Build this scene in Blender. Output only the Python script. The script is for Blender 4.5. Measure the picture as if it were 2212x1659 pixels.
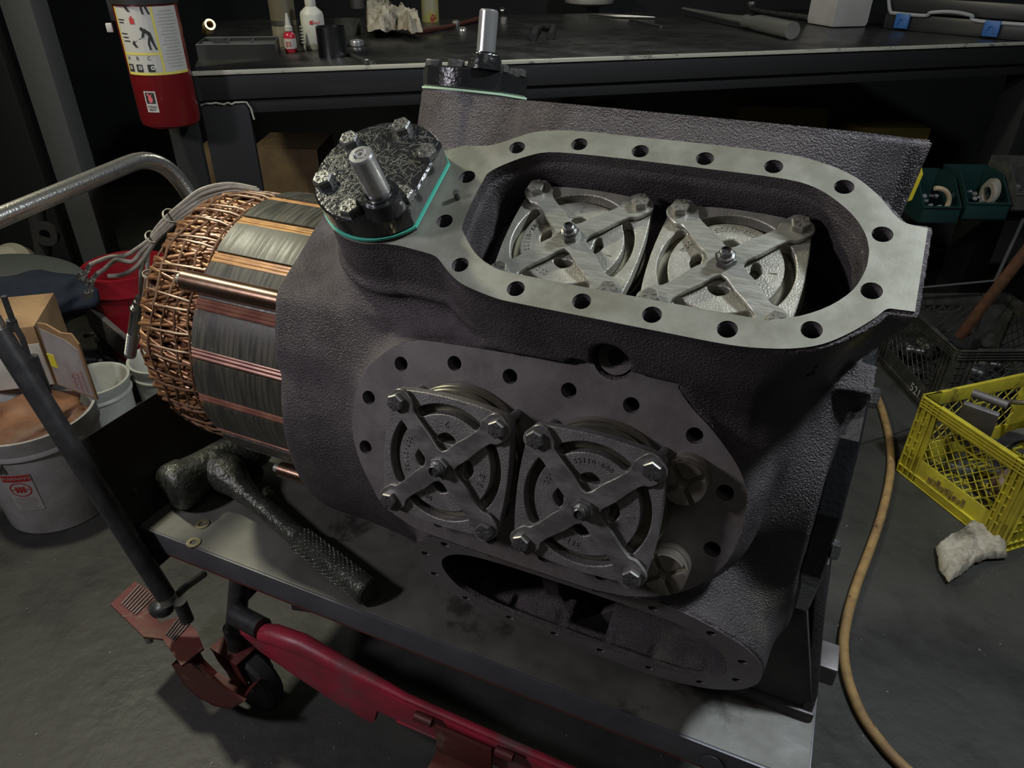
import bpy, bmesh, math, random
import numpy as np
from mathutils import Matrix, Vector
from math import sin, cos, pi, radians as rad
random.seed(5); NR = np.random.default_rng(7)
for o in list(bpy.data.objects): bpy.data.objects.remove(o)
scn = bpy.context.scene; COL = scn.collection

# ---------------------------------------------------------------- camera
FPX, PITCH, ROLL, HEAD, CAMZ = 1563.76, .5568, .0110, -.4092, 1.4
cf = Vector((0, cos(PITCH), -sin(PITCH))); _r = Vector((1, 0, 0)); _u = Vector((0, sin(PITCH), cos(PITCH)))
cr = cos(ROLL)*_r + sin(ROLL)*_u; cu = -sin(ROLL)*_r + cos(ROLL)*_u
cd = bpy.data.cameras.new('camera'); cam = bpy.data.objects.new('camera', cd); COL.objects.link(cam)
cd.sensor_fit = 'HORIZONTAL'; cd.sensor_width = 36; cd.lens = FPX/2212*36; cd.clip_start = .02; cd.clip_end = 60
M = Matrix((cr, cu, -cf)).transposed().to_4x4(); M.translation = (0, 0, CAMZ); cam.matrix_world = M
scn.camera = cam
# ---------------------------------------------------------------- world, lights, exposure
wd = bpy.data.worlds.new('world'); scn.world = wd; wd.use_nodes = True
wd.node_tree.nodes['Background'].inputs[0].default_value = (.75, .8, 1, 1); wd.node_tree.nodes['Background'].inputs[1].default_value = .009
vs = scn.view_settings; scn.display_settings.display_device = 'sRGB'
vs.view_transform = 'Standard'; vs.look = 'None'; vs.gamma = 1; vs.use_curve_mapping = False; vs.exposure = 0.0
def area(name, loc, tgt, size, power, col, spread=180, size_y=None):
    l = bpy.data.lights.new(name, 'AREA'); l.energy = power; l.color = col; l.size = size; l.spread = rad(spread)
    if size_y: l.shape = 'RECTANGLE'; l.size_y = size_y
    o = bpy.data.objects.new(name, l); COL.objects.link(o); o.location = loc
    o.rotation_euler = (Vector(tgt)-Vector(loc)).to_track_quat('-Z', 'Y').to_euler(); return o
area('shop_lamp_key', (-1.45, 1.6, 2.35), (-.2, .9, .8), .14, 27, (1, .97, .74))
area('shop_lamp_right', (1.25, .62, 2.6), (.35, .9, .5), .20, 38, (.86, .93, 1))
area('shop_lamp_left', (-1.50, .30, 1.75), (-.2, .8, .85), .18, 13, (.96, .91, 1.0))
area('shop_lamp_ceiling', (.3, -.6, 3.0), (0, 1.2, 0), 1.2, 4.0, (1, .97, .92))
area('bench_lamp', (.3, 3.5, 2.5), (.1, 2.4, 1.0), .35, 7, (1, 1, .90))

# ---------------------------------------------------------------- frames
MF = Matrix.Rotation(HEAD, 4, 'Z')                       # machine frame (u, v, z) -> world
DECK = .47; AX = (.9005, .8027)                          # deck top; crank axis (v, z)
def ray(x, y):
    return cr*((x-1106)/FPX) - cu*((y-829.5)/FPX) + cf
def onz(x, y, z):
    g = ray(x, y); return g*((z-CAMZ)/g.z) + Vector((0, 0, CAMZ))
def ony(x, y, Y):
    g = ray(x, y); return g*(Y/g.y) + Vector((0, 0, CAMZ))
def onv(x, y, v):
    g = ray(x, y); n = MF.to_3x3() @ Vector((0, 1, 0)); return g*(v/g.dot(n)) + Vector((0, 0, CAMZ))
def onu(x, y, u):
    g = ray(x, y); n = MF.to_3x3() @ Vector((1, 0, 0)); return g*(u/g.dot(n)) + Vector((0, 0, CAMZ))
# ---------------------------------------------------------------- materials
MATS = {}
def mat(name, c1, rough=.5, metal=0., c2=None, ns=8., nc=(.4, .6), bump=None, rvar=0., c3=None, ns3=3., nc3=(.5, .62), coat=0., stretch=None, trans=0., bdist=.002):
    if name in MATS: return MATS[name]
    m = bpy.data.materials.new(name); m.use_nodes = True; nt = m.node_tree; N = nt.nodes; L = nt.links
    b = N['Principled BSDF']; b.inputs['Base Color'].default_value = (*c1, 1); b.inputs['Roughness'].default_value = rough
    b.inputs['Metallic'].default_value = metal; b.inputs['Coat Weight'].default_value = coat; b.inputs['Transmission Weight'].default_value = trans
    tc = N.new('ShaderNodeTexCoord'); src = tc.outputs['Object']
    if stretch:
        mp = N.new('ShaderNodeMapping'); mp.inputs['Scale'].default_value = stretch; L.new(src, mp.inputs[0]); ssrc = mp.outputs[0]
    else: ssrc = src
    def noise(sc, lo, hi, det=6, s=None):
        n = N.new('ShaderNodeTexNoise'); n.inputs['Scale'].default_value = sc; n.inputs['Detail'].default_value = det; n.inputs['Roughness'].default_value = .62
        L.new(s or src, n.inputs['Vector']); r = N.new('ShaderNodeMapRange'); r.inputs['From Min'].default_value = lo; r.inputs['From Max'].default_value = hi
        L.new(n.outputs[0], r.inputs[0]); return n, r
    last = None
    if c2:
        n, r = noise(ns, nc[0], nc[1], s=ssrc); mx = N.new('ShaderNodeMix'); mx.data_type = 'RGBA'
        mx.inputs[6].default_value = (*c1, 1); mx.inputs[7].default_value = (*c2, 1); L.new(r.outputs[0], mx.inputs[0]); last = mx.outputs[2]
        if rvar:
            rr = N.new('ShaderNodeMapRange'); rr.inputs['To Min'].default_value = max(.03, rough-rvar); rr.inputs['To Max'].default_value = min(1, rough+rvar)
            L.new(r.outputs[0], rr.inputs[0]); L.new(rr.outputs[0], b.inputs['Roughness'])
    if c3:
        n, r = noise(ns3, nc3[0], nc3[1], 9); mx = N.new('ShaderNodeMix'); mx.data_type = 'RGBA'
        if last: L.new(last, mx.inputs[6])
        else: mx.inputs[6].default_value = (*c1, 1)
        mx.inputs[7].default_value = (*c3, 1); L.new(r.outputs[0], mx.inputs[0]); last = mx.outputs[2]
    if last: L.new(last, b.inputs['Base Color'])
    if bump:
        n = N.new('ShaderNodeTexNoise'); n.inputs['Scale'].default_value = bump[0]; n.inputs['Detail'].default_value = 4; L.new(ssrc, n.inputs['Vector'])
        bp = N.new('ShaderNodeBump'); bp.inputs['Strength'].default_value = bump[1]; bp.inputs['Distance'].default_value = bdist
        L.new(n.outputs[0], bp.inputs['Height']); L.new(bp.outputs[0], b.inputs['Normal'])
    MATS[name] = m; return m
CAST = mat('cast_iron', (.072, .063, .066), .38, .35, c2=(.105, .093, .096), ns=14, bump=(500, 1.0), rvar=.08, c3=(.15, .145, .11), ns3=5, nc3=(.60, .72), bdist=.0030)
CASTD = mat('cast_iron_smooth', (.075, .068, .071), .5, .35, c2=(.105, .095, .098), ns=20, bump=(300, .4), bdist=.0015)
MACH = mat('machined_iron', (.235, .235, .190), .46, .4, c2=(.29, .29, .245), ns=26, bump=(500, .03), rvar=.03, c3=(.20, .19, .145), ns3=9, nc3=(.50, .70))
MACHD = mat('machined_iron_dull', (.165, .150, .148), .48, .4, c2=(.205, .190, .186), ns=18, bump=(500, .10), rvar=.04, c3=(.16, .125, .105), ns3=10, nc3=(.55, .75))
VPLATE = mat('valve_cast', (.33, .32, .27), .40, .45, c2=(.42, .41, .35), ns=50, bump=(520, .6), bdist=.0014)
VPLATED = mat('valve_cast_shaded', (.175, .165, .16), .42, .4, c2=(.23, .22, .215), ns=50, bump=(520, .6), bdist=.0014)  # same casting darkened: the front bank's weaker light is in the colour
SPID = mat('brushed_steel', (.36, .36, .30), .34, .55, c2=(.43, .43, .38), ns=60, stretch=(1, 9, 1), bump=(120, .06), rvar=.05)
SPIDD = mat('brushed_steel_shaded', (.19, .182, .175), .34, .55, c2=(.30, .29, .28), ns=22, stretch=(1, 3, 1), bump=(120, .05), rvar=.07)  # front spiders: same steel, shade put into the colour
BOLT = mat('bolt_steel', (.30, .29, .25), .36, .6, c2=(.2, .19, .16), ns=90, bump=(300, .15))
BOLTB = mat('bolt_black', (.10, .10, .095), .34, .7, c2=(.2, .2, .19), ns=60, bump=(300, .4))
STEEL = mat('polished_steel', (.60, .60, .58), .27, .75, c2=(.46, .46, .46), ns=40, rvar=.05)
BLACK = mat('gloss_black_paint', (.018, .019, .02), .22, .2, bump=(160, .5), coat=.6)
BLACKM = mat('matt_black', (.012, .012, .012), .6, 0, bump=(80, .2))
TEAL = mat('teal_gasket', (.08, .52, .38), .6)
PALEG = mat('pale_gasket', (.42, .60, .42), .6)
BRASSY = mat('bronze_plug', (.36, .32, .27), .32, .7, c2=(.27, .24, .20), ns=30, bump=(200, .1))
LAM = mat('lamination_steel', (.042, .043, .036), .46, .2, c2=(.078, .072, .052), ns=12, stretch=(18, 1, 1), rvar=.1, bump=(160, .12), c3=(.20, .115, .04), ns3=6, nc3=(.54, .62))
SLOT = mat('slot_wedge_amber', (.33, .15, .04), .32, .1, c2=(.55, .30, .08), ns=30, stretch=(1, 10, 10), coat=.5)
COPPER = mat('varnished_copper', (.20, .090, .038), .34, .4, c2=(.32, .165, .07), ns=40, coat=.25, bump=(90, .3))
COPPERD = mat('dark_copper', (.16, .07, .035), .35, .6, c2=(.2, .09, .05), ns=30)
TUBEC = mat('bronze_tube', (.13, .075, .05), .3, .85, c2=(.19, .13, .09), ns=15)
WIRE = mat('lead_wire_sleeve', (.20, .18, .145), .6, 0, c2=(.28, .25, .20), ns=60, bump=(200, .3))
WIREB = mat('lead_wire_brown', (.17, .11, .08), .45, .1, c2=(.25, .17, .13), ns=60)
TIE = mat('cable_tie_nylon', (.52, .50, .38), .45)
CORD = mat('lacing_cord', (.16, .085, .045), .38, .1, c2=(.25, .145, .085), ns=50)
DECKM = mat('worn_deck_paint', (.088, .088, .078), .5, .3, c2=(.125, .125, .108), ns=9, bump=(60, .15), rvar=.1, c3=(.035, .033, .028), ns3=7, nc3=(.60, .66))
LIPM = mat('deck_lip_paint', (.12, .12, .13), .42, .35, c2=(.085, .085, .095), ns=7, bump=(60, .15), c3=(.36, .03, .05), ns3=6, nc3=(.68, .72))
REDP = mat('red_paint', (.40, .028, .055), .42, 0, c2=(.26, .03, .045), ns=12, bump=(80, .25), c3=(.15, .09, .09), ns3=9, nc3=(.52, .7))
REDD = mat('dull_red_paint', (.12, .020, .022), .5, .1, c2=(.10, .03, .02), ns=10, bump=(80, .25), c3=(.19, .15, .12), ns3=14, nc3=(.6, .72))
TUBEM = mat('gunmetal_tube', (.50, .49, .45), .27, .9, c2=(.34, .33, .31), ns=120, nc=(.55, .7), bump=(250, .3))
TUBED = mat('dark_tube', (.06, .06, .06), .4, .6, c2=(.09, .09, .09), ns=40)
FLOORM = None
RUBBER = mat('rubber', (.02, .02, .02), .6)
WHITEP = mat('white_plastic', (.55, .55, .50), .45, 0, c2=(.44, .43, .38), ns=9)
GREYP = mat('grey_plastic', (.42, .42, .41), .4, 0, c2=(.30, .29, .27), ns=7, c3=(.2, .18, .15), ns3=11, nc3=(.6, .7))
YELP = mat('yellow_plastic', (.60, .52, .045), .5, 0, c2=(.44, .37, .04), ns=14, c3=(.10, .08, .03), ns3=12, nc3=(.58, .66))
BLKP = mat('black_plastic', (.035, .036, .033), .42, 0, c2=(.06, .058, .05), ns=20, c3=(.12, .11, .09), ns3=20, nc3=(.6, .7))
GREENP = mat('green_plastic', (.008, .028, .026), .4)
CARDB = mat('cardboard', (.38, .24, .12), .8, 0, c2=(.28, .17, .09), ns=10, bump=(60, .3))
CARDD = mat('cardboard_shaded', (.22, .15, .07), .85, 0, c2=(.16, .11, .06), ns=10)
PAPER = mat('paper', (.60, .58, .50), .8, 0, c2=(.45, .43, .37), ns=8)
GLABEL = mat('grey_label', (.42, .40, .40), .6, 0, c2=(.33, .31, .30), ns=12)
BROWNB = mat('brown_bag', (.22, .10, .05), .6, 0, c2=(.13, .06, .03), ns=9, bump=(14, .8), bdist=.01)
NAVY = mat('navy_cloth', (.006, .010, .020), .9, 0, c2=(.010, .016, .03), ns=20, bump=(200, .4))
RAGM = mat('dirty_rag', (.46, .42, .34), .9, 0, c2=(.25, .22, .17), ns=18, bump=(250, .5), c3=(.10, .09, .07), ns3=14, nc3=(.58, .68))
REDB = mat('red_bucket', (.36, .015, .03), .35, 0, c2=(.28, .012, .02), ns=7)
EXTR = mat('extinguisher_red', (.15, .008, .010), .3, .1, coat=.5)
HOSE = mat('hose_rubber', (.40, .26, .10), .55, 0, c2=(.28, .17, .08), ns=24, c3=(.10, .06, .04), ns3=16, nc3=(.60, .68))
BENCH = mat('bench_black', (.030, .031, .030), .34, .3, c2=(.042, .042, .040), ns=6, bump=(120, .2), rvar=.08)
BEDGE = mat('worn_bench_edge', (.72, .71, .58), .30, .4, c2=(.22, .22, .19), ns=9, stretch=(1, 6, 6), nc=(.56, .66))
HAMM = mat('hammer_black', (.05, .052, .045), .30, .5, c2=(.09, .095, .075), ns=30, bump=(140, .7), bdist=.004)
GOLD = mat('brass', (.62, .45, .16), .25, .95)
INK = mat('ink_black', (.02, .02, .02), .6)
INKR = mat('ink_red', (.42, .03, .03), .6)
INKY = mat('ink_yellow', (.62, .55, .10), .6)
INKW = mat('ink_white', (.46, .45, .41), .55)
BLUEP = mat('blue_plastic', (.03, .12, .34), .4)
CLEARP = mat('grey_translucent_plastic', (.30, .31, .31), .35)
POST = mat('grey_post_paint', (.085, .088, .085), .6)
WALLM = mat('dark_wall_paint', (.014, .015, .014), .8)
ALU = mat('aluminium', (.5, .5, .48), .3, .95)
BROWNT = mat('rusty_pipe', (.17, .075, .04), .6, .3, c2=(.10, .05, .03), ns=30)
REDT = mat('red_translucent', (.40, .02, .04), .25)
YSTICK = mat('yellow_sticker', (.8, .75, .05), .6)
TAN = mat('tan_grit', (.28, .27, .23), .9)
# ---------------------------------------------------------------- mesh helpers
def shade(me, ang=32):
    bm = bmesh.new(); bm.from_mesh(me)
    for f in bm.faces: f.smooth = True
    a = rad(ang)
    for e in bm.edges:
        e.smooth = not (len(e.link_faces) == 2 and e.calc_face_angle(0) > a)
    bm.to_mesh(me); bm.free()
ROOTI = {}
def thing(name, label, cat, loc=(0, 0, 0), rz=0., group=None, frame=None):
    o = bpy.data.objects.new(name, None); COL.objects.link(o); o.empty_display_size = .05
    M = (frame or Matrix()) @ Matrix.Translation(loc) @ Matrix.Rotation(rz, 4, 'Z')
    o.matrix_world = M; ROOTI[o.name] = M.inverted()
    o['label'] = label; o['category'] = cat
    if group: o['group'] = group
    return o
def rootof(o):
    while o.parent: o = o.parent
    return o
def link(name, me, m, parent=None, frame=None, ang=32, label=None, smooth=True):
    """me in `frame` coordinates -> parent's root local (parts carry identity transforms)"""
    F = frame or Matrix()
    if parent is not None and F != 'local': me.transform(ROOTI[rootof(parent).name] @ F)
    elif F != 'local': me.transform(F)
    if smooth: shade(me, ang)
    if isinstance(m, (list, tuple)):
        for k in m: me.materials.append(k)
    elif m is not None:
        me.materials.clear(); me.materials.append(m)
    o = bpy.data.objects.new(name, me); COL.objects.link(o)
    if parent is not None: o.parent = parent
    if label: o['label'] = label
    return o
def single(name, me, m, label, cat, frame=None, group=None, ang=32, kind=None):
    """a thing that is one mesh, its origin moved to the base centre"""
    if frame: me.transform(frame)
    v = np.empty(len(me.vertices)*3, 'f'); me.vertices.foreach_get('co', v); v = v.reshape(-1, 3)
    c = Vector((float(v[:, 0].mean()), float(v[:, 1].mean()), float(v[:, 2].min()))); me.transform(Matrix.Translation(-c))
    o = link(name, me, m, ang=ang); o.location = c
    if label: o['label'] = label
    if cat: o['category'] = cat
    if group: o['group'] = group
    if kind: o['kind'] = kind
    bpy.context.view_layer.update(); ROOTI[o.name] = Matrix.Translation(-c)
    return o
def mesh(bm, name='m'):
    me = bpy.data.meshes.new(name); bm.to_mesh(me); bm.free(); return me
class B:
    """collects simple shapes in one bmesh"""
    def __init__(s): s.bm = bmesh.new()
    def box(s, a, b, bev=0., M=None):
        c = [(a[i]+b[i])/2 for i in range(3)]; d = [abs(b[i]-a[i]) for i in range(3)]
        g = bmesh.ops.create_cube(s.bm, size=1, matrix=(M or Matrix()) @ Matrix.Translation(c) @ Matrix.Diagonal((*d, 1)))
        if bev:
            es = list({e for v in g['verts'] for e in v.link_edges}); bmesh.ops.bevel(s.bm, geom=es, offset=bev, segments=2, affect='EDGES', profile=.6)
        return s
    def cyl(s, p, q, r1, r2=None, n=24, cap=True):
        p, q = Vector(p), Vector(q); d = q-p; M = Matrix.Translation((p+q)/2) @ d.to_track_quat('Z', 'Y').to_matrix().to_4x4()
        bmesh.ops.create_cone(s.bm, cap_ends=cap, segments=n, radius1=r1, radius2=r1 if r2 is None else r2, depth=d.length, matrix=M); return s
    def ball(s, p, r, sc=(1, 1, 1), sub=2, M=None):
        bmesh.ops.create_icosphere(s.bm, subdivisions=sub, radius=r, matrix=(M or Matrix()) @ Matrix.Translation(p) @ Matrix.Diagonal((*sc, 1))); return s
    def lathe(s, prof, n=32, M=None, a0=0, a1=2*pi):
        M = M or Matrix(); full = abs(a1-a0-2*pi) < 1e-6; k = n if full else n+1; rows = []
        for r, z in prof:
            rows.append([s.bm.verts.new(M @ Vector((r*cos(a0+(a1-a0)*i/n), r*sin(a0+(a1-a0)*i/n), z))) for i in range(k)])
        for A, C in zip(rows, rows[1:]):
            for i in range(n if full else n):
                j = (i+1) % k
                try: s.bm.faces.new((A[i], A[j], C[j], C[i]))
                except ValueError: pass
        for R, f in ((rows[0], 1), (rows[-1], 0)):
            if 1e-5 < prof[0 if f else -1][0] < .002 and full: s.bm.faces.new(R[::-1] if f else R)
        return s
    def tube(s, pts, r, n=8, closed=False, M=None, cap=True):
        P = [Vector(p) for p in pts]
        if M is not None: P = [M @ p for p in P]
        rs = r if isinstance(r, (list, tuple)) else [r]*len(P); m = len(P); rings = []; up = None
        for i, p in enumerate(P):
            a = P[(i-1) % m] if (closed or i > 0) else p; b = P[(i+1) % m] if (closed or i < m-1) else p
            t = (b-a).normalized() if (b-a).length > 1e-9 else Vector((0, 0, 1))
            if up is None: up = t.orthogonal().normalized()
            up = (up-t*up.dot(t)); up = up.normalized() if up.length > 1e-6 else t.orthogonal().normalized()
            w = t.cross(up); rings.append([s.bm.verts.new(p+rs[i]*(up*cos(2*pi*k/n)+w*sin(2*pi*k/n))) for k in range(n)])
        for i in range(m if closed else m-1):
            A, C = rings[i], rings[(i+1) % m]
            for k in range(n): s.bm.faces.new((A[k], A[(k+1) % n], C[(k+1) % n], C[k]))
        if cap and not closed: s.bm.faces.new(rings[0][::-1]); s.bm.faces.new(rings[-1])
        return s
    def prism(s, poly, z0, z1, M=None, bev=0):
        M = M or Matrix(); lo = [s.bm.verts.new(M @ Vector((x, y, z0))) for x, y in poly]; hi = [s.bm.verts.new(M @ Vector((x, y, z1))) for x, y in poly]; n = len(poly)
        f1 = s.bm.faces.new(lo[::-1]); f2 = s.bm.faces.new(hi); fs = [f1, f2]
        for i in range(n): fs.append(s.bm.faces.new((lo[i], lo[(i+1) % n], hi[(i+1) % n], hi[i])))
        if bev:
            es = list({e for f in (f1, f2) for e in f.edges}); bmesh.ops.bevel(s.bm, geom=es, offset=bev, segments=2, affect='EDGES', profile=.6)
        return s
    def done(s, name='m'):
        bmesh.ops.recalc_face_normals(s.bm, faces=s.bm.faces[:]); return mesh(s.bm, name)
def cat(pts, n=8, closed=False):
    """Catmull-Rom through points"""
    P = [Vector(p) for p in pts]; m = len(P); out = []
    for i in range(m if closed else m-1):
        g = lambda k: P[k % m] if closed else P[max(0, min(m-1, k))]
        a, b, c, d = g(i-1), g(i), g(i+1), g(i+2)
        for j in range(n):
            t = j/n; out.append(.5*((2*b)+(c-a)*t+(2*a-5*b+4*c-d)*t*t+(3*b-a-3*c+d)*t**3))
    if not closed: out.append(P[-1])
    return out
def extrude2d(outer, holes, z0, z1, bevel=0.):
    """planar outline with holes -> solid between z0 and z1"""
    cu_ = bpy.data.curves.new('c', 'CURVE'); cu_.dimensions = '2D'; cu_.fill_mode = 'BOTH'
    cu_.extrude = (z1-z0)/2-bevel; cu_.bevel_depth = bevel; cu_.bevel_resolution = 0; cu_.offset = -bevel
    for poly in [outer]+list(holes):
        sp = cu_.splines.new('POLY'); sp.points.add(len(poly)-1)
        for k, p in enumerate(poly): sp.points[k].co = (p[0], p[1], 0, 1)
        sp.use_cyclic_u = True
    o = bpy.data.objects.new('c', cu_); me = bpy.data.meshes.new_from_object(o); bpy.data.objects.remove(o)
    me.transform(Matrix.Translation((0, 0, (z0+z1)/2)))
    bm = bmesh.new(); bm.from_mesh(me); bmesh.ops.remove_doubles(bm, verts=bm.verts[:], dist=1e-6); bmesh.ops.recalc_face_normals(bm, faces=bm.faces[:]); bm.to_mesh(me); bm.free()
    return me
def circle(x, y, r, n=20, a0=0): return [(x+r*cos(a0+2*pi*i/n), y+r*sin(a0+2*pi*i/n)) for i in range(n)]
def text_mesh(s, size, depth=.0006, align='CENTER'):
    c = bpy.data.curves.new('t', 'FONT'); c.body = s; c.size = size; c.extrude = depth; c.align_x = align; c.align_y = 'CENTER'; c.resolution_u = 2
    o = bpy.data.objects.new('t', c); me = bpy.data.meshes.new_from_object(o); bpy.data.objects.remove(o); return me
def merge(ms):
    bm = bmesh.new()
    for me, M in ms:
        me.transform(M); bm.from_mesh(me)
    return mesh(bm)
def structure(o): o['kind'] = 'structure'; return o
# ---------------------------------------------------------------- room
def floor_material():
    m = mat('shop_floor', (.040, .040, .036), .55, .05, c2=(.062, .061, .054), ns=2.2, nc=(.3, .7), bump=(26, .5), rvar=.1, c3=(.026, .025, .023), ns3=5, nc3=(.5, .7), bdist=.006)
    return m
fl = B()
NX, NY = 60, 60
fl.box((-4, -1.5, -.08), (4, 6, 0))
o = link('floor', fl.done(), floor_material()); structure(o)
w_ = B(); w_.box((-4, 4.6, 0), (4, 4.7, 3.2)); structure(link('wall_back', w_.done(), WALLM))
w_ = B(); w_.box((-4.0, -1.5, 0), (-3.9, 4.6, 3.2)); structure(link('wall_left', w_.done(), WALLM))
w_ = B(); w_.box((3.9, -1.5, 0), (4.0, 4.6, 3.2)); structure(link('wall_right', w_.done(), WALLM))
w_ = B(); w_.box((-4, -1.5, 3.2), (4, 4.7, 3.3)); structure(link('ceiling', w_.done(), WALLM))
w_ = B(); w_.box((-4, -1.6, 0), (4, -1.5, 3.2)); structure(link('wall_front', w_.done(), WALLM))
# saw cut joint and grit on the floor
j = B()
a, b = onz(1700, 1010, 0), onz(1960, 925, 0); c = onz(2010, 915, 0)
for p, q in ((a, c),):
    j.tube([p.lerp(q, k/6)+Vector((0, random.uniform(-.004, .004), -.0005)) for k in range(7)], .0035, 6)
structure(link('trim_1', j.done(), BLACKM))
g = B()
for i in range(110):
    p = onz(random.uniform(0, 2212), random.uniform(1130, 1659), 0)
    s = random.choice((.001, .0012, .0015, .0015, .0022)); g.ball((p.x, p.y, s*.4), s, (1, random.uniform(.6, 1.4), .6), 1)
o = single('floor_grit', g.done(), TAN, 'scattered pale grit and crumbs lying on the dark concrete floor', 'debris', kind='stuff')
# ================================================================ COMPRESSOR
CF = MF @ Matrix.Translation((0, AX[0], AX[1]))          # origin on the crank axis, X along it
comp = thing('refrigeration_compressor', 'large dark cast-iron compressor with open cylinder banks and copper motor windings, on the cart deck', 'compressor', (-.3, AX[0], DECK), frame=MF)
THF, THT, THB, THO = rad(15.84), rad(59.26), rad(102.7), rad(-18.87)
DF, DT, DB, DO = .3152, .4064, .4064, .313
SF, ST, SB, SO, TO = -.2391, -.1567, -.192, -.179, -.056
def bank(th, dist, s0, t0=0.):
    M = Matrix(((1, 0, 0, 0), (0, sin(th), -cos(th), 0), (0, cos(th), sin(th), 0), (0, 0, 0, 1)))
    return Matrix.Translation((s0, 0, 0)) @ M @ Matrix.Translation((0, t0, dist))
BT, BF, BB, BO = bank(THT, DT, ST), bank(THF, DF, SF), bank(THB, DB, SB), bank(THO, DO, SO, TO)
UC = (-.298, -.004)
def arc(cx, cy, r, a, b, n=16): return [(cx+r*cos(rad(a+(b-a)*i/n)), cy+r*sin(rad(a+(b-a)*i/n))) for i in range(n+1)]
def c2(pts, n=4): return [(p.x, p.y) for p in cat([(a, b, 0) for a, b in pts], n)]
T_up = [(.2282, .0507), (.2185, .060), (.205, .0771), (.186, .0945), (.165, .1065), (.14, .1145), (.112, .1190), (.0527, .1210), (-.0569, .1205), (-.1052, .1200), (-.1409, .1162), (-.1656, .1085), (-.1867, .0939), (-.2076, .0822), (-.235, .0785)]
T_lo = [(-.25, -.0745), (-.2135, -.0776), (-.1998, -.0815), (-.183, -.0942), (-.165, -.105), (-.147, -.1105), (-.12, -.1155), (-.1003, -.1165), (-.0248, -.1165), (.0458, -.1165), (.1068, -.1160), (.14, -.112), (.165, -.1055), (.1845, -.096), (.203, -.080), (.2191, -.0614)]
T_out = [(.2492, .0472)] + c2([(.2385, .0478)]+T_up) + arc(UC[0], UC[1], .0765, 62, 290, 26) + c2(T_lo+[(.2275, -.0495), (.235, -.0478)]) + [(.2495, -.0470)]
T_in = c2([(.2056, 0), (.2045, .013), (.199, .030), (.1874, .048), (.170, .0645), (.148, .0785), (.118, .0855), (.0459, .0867), (-.0256, .0870), (-.0909, .0863), (-.1328, .0835), (-.1553, .074), (-.1764, .0585), (-.1905, .0435), (-.1925, .03), (-.193, 0), (-.1909, -.0339), (-.1828, -.0466), (-.1625, -.0665), (-.139, -.0787), (-.112, -.0828), (0, -.0838), (.1255, -.0833), (.1375, -.0815), (.1609, -.0719), (.1825, -.0558), (.1986, -.0342), (.2049, -.0114), (.2056, 0)], 3)[:-1]
B_out = [(x+(.036 if x > -.1 else 0), y) for x, y in T_out]
F_out = c2([(.2377, -.005), (.2359, .0285), (.2278, .0512), (.2125, .0715), (.1871, .0952), (.163, .1134), (.1464, .1305)], 4) + [(.1490, .1355), (.1100, .1362)] + arc(.078, .146, .0235, -25, -155, 8) + [(.047, .1378), (.0372, .1374), (.0298, .1300)] + c2([(-.0947, .1225), (-.1402, .1193), (-.157, .1155), (-.1791, .1060), (-.1972, .091), (-.2179, .0681), (-.2308, .0385), (-.235, .0055), (-.231, -.0262), (-.2172, -.0582), (-.202, -.0796), (-.1867, -.099), (-.155, -.114), (-.11, -.1215), (.06, -.1235), (.115, -.121), (.1545, -.1118), (.1922, -.0917), (.2172, -.0656), (.2312, -.038), (.2377, -.005)], 4)[:-1]
O_out = c2([(.2365, 0), (.2340, .030), (.2241, .0545), (.2017, .0808), (.153, .1073), (.105, .1200), (.05, .124), (-.08, .124), (-.1276, .1190), (-.173, .1020), (-.2105, .0703), (-.2293, .0343), (-.2355, 0), (-.2272, -.0346), (-.2080, -.066), (-.1750, -.0935), (-.1316, -.110), (-.08, -.1170), (.05, -.1205), (.11, -.1190), (.154, -.1080), (.1908, -.0871), (.219, -.0563), (.2335, -.0236), (.2365, 0)], 4)[:-1]
O_in = c2([(.1975, -.006), (.193, .023), (.180, .046), (.157, .067), (.115, .0800), (0, .0830), (-.11, .0790), (-.155, .066), (-.1804, .0421), (-.1911, .0161), (-.1894, -.013), (-.1765, -.044), (-.150, -.062), (-.105, -.0760), (0, -.0800), (.10, -.0790), (.1427, -.0735), (.1776, -.055), (.194, -.0301), (.1975, -.006)], 4)[:-1]
def holes(p=.0689, a=.1003, e1=.0688, b1=.0845, e2=.1098, b2=.0326, off=0.):
    base = [(k*p, a) for k in (-1.5, -.5, .5, 1.5)]+[(1.5*p+e1, b1), (1.5*p+e2, b2), (1.5*p+e2, -b2), (1.5*p+e1, -b1)]
    return base+[(-x, -y) for x, y in base]
H_T = holes(); H_O = holes(.069, .097, .068, .082, .109, .031)
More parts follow.
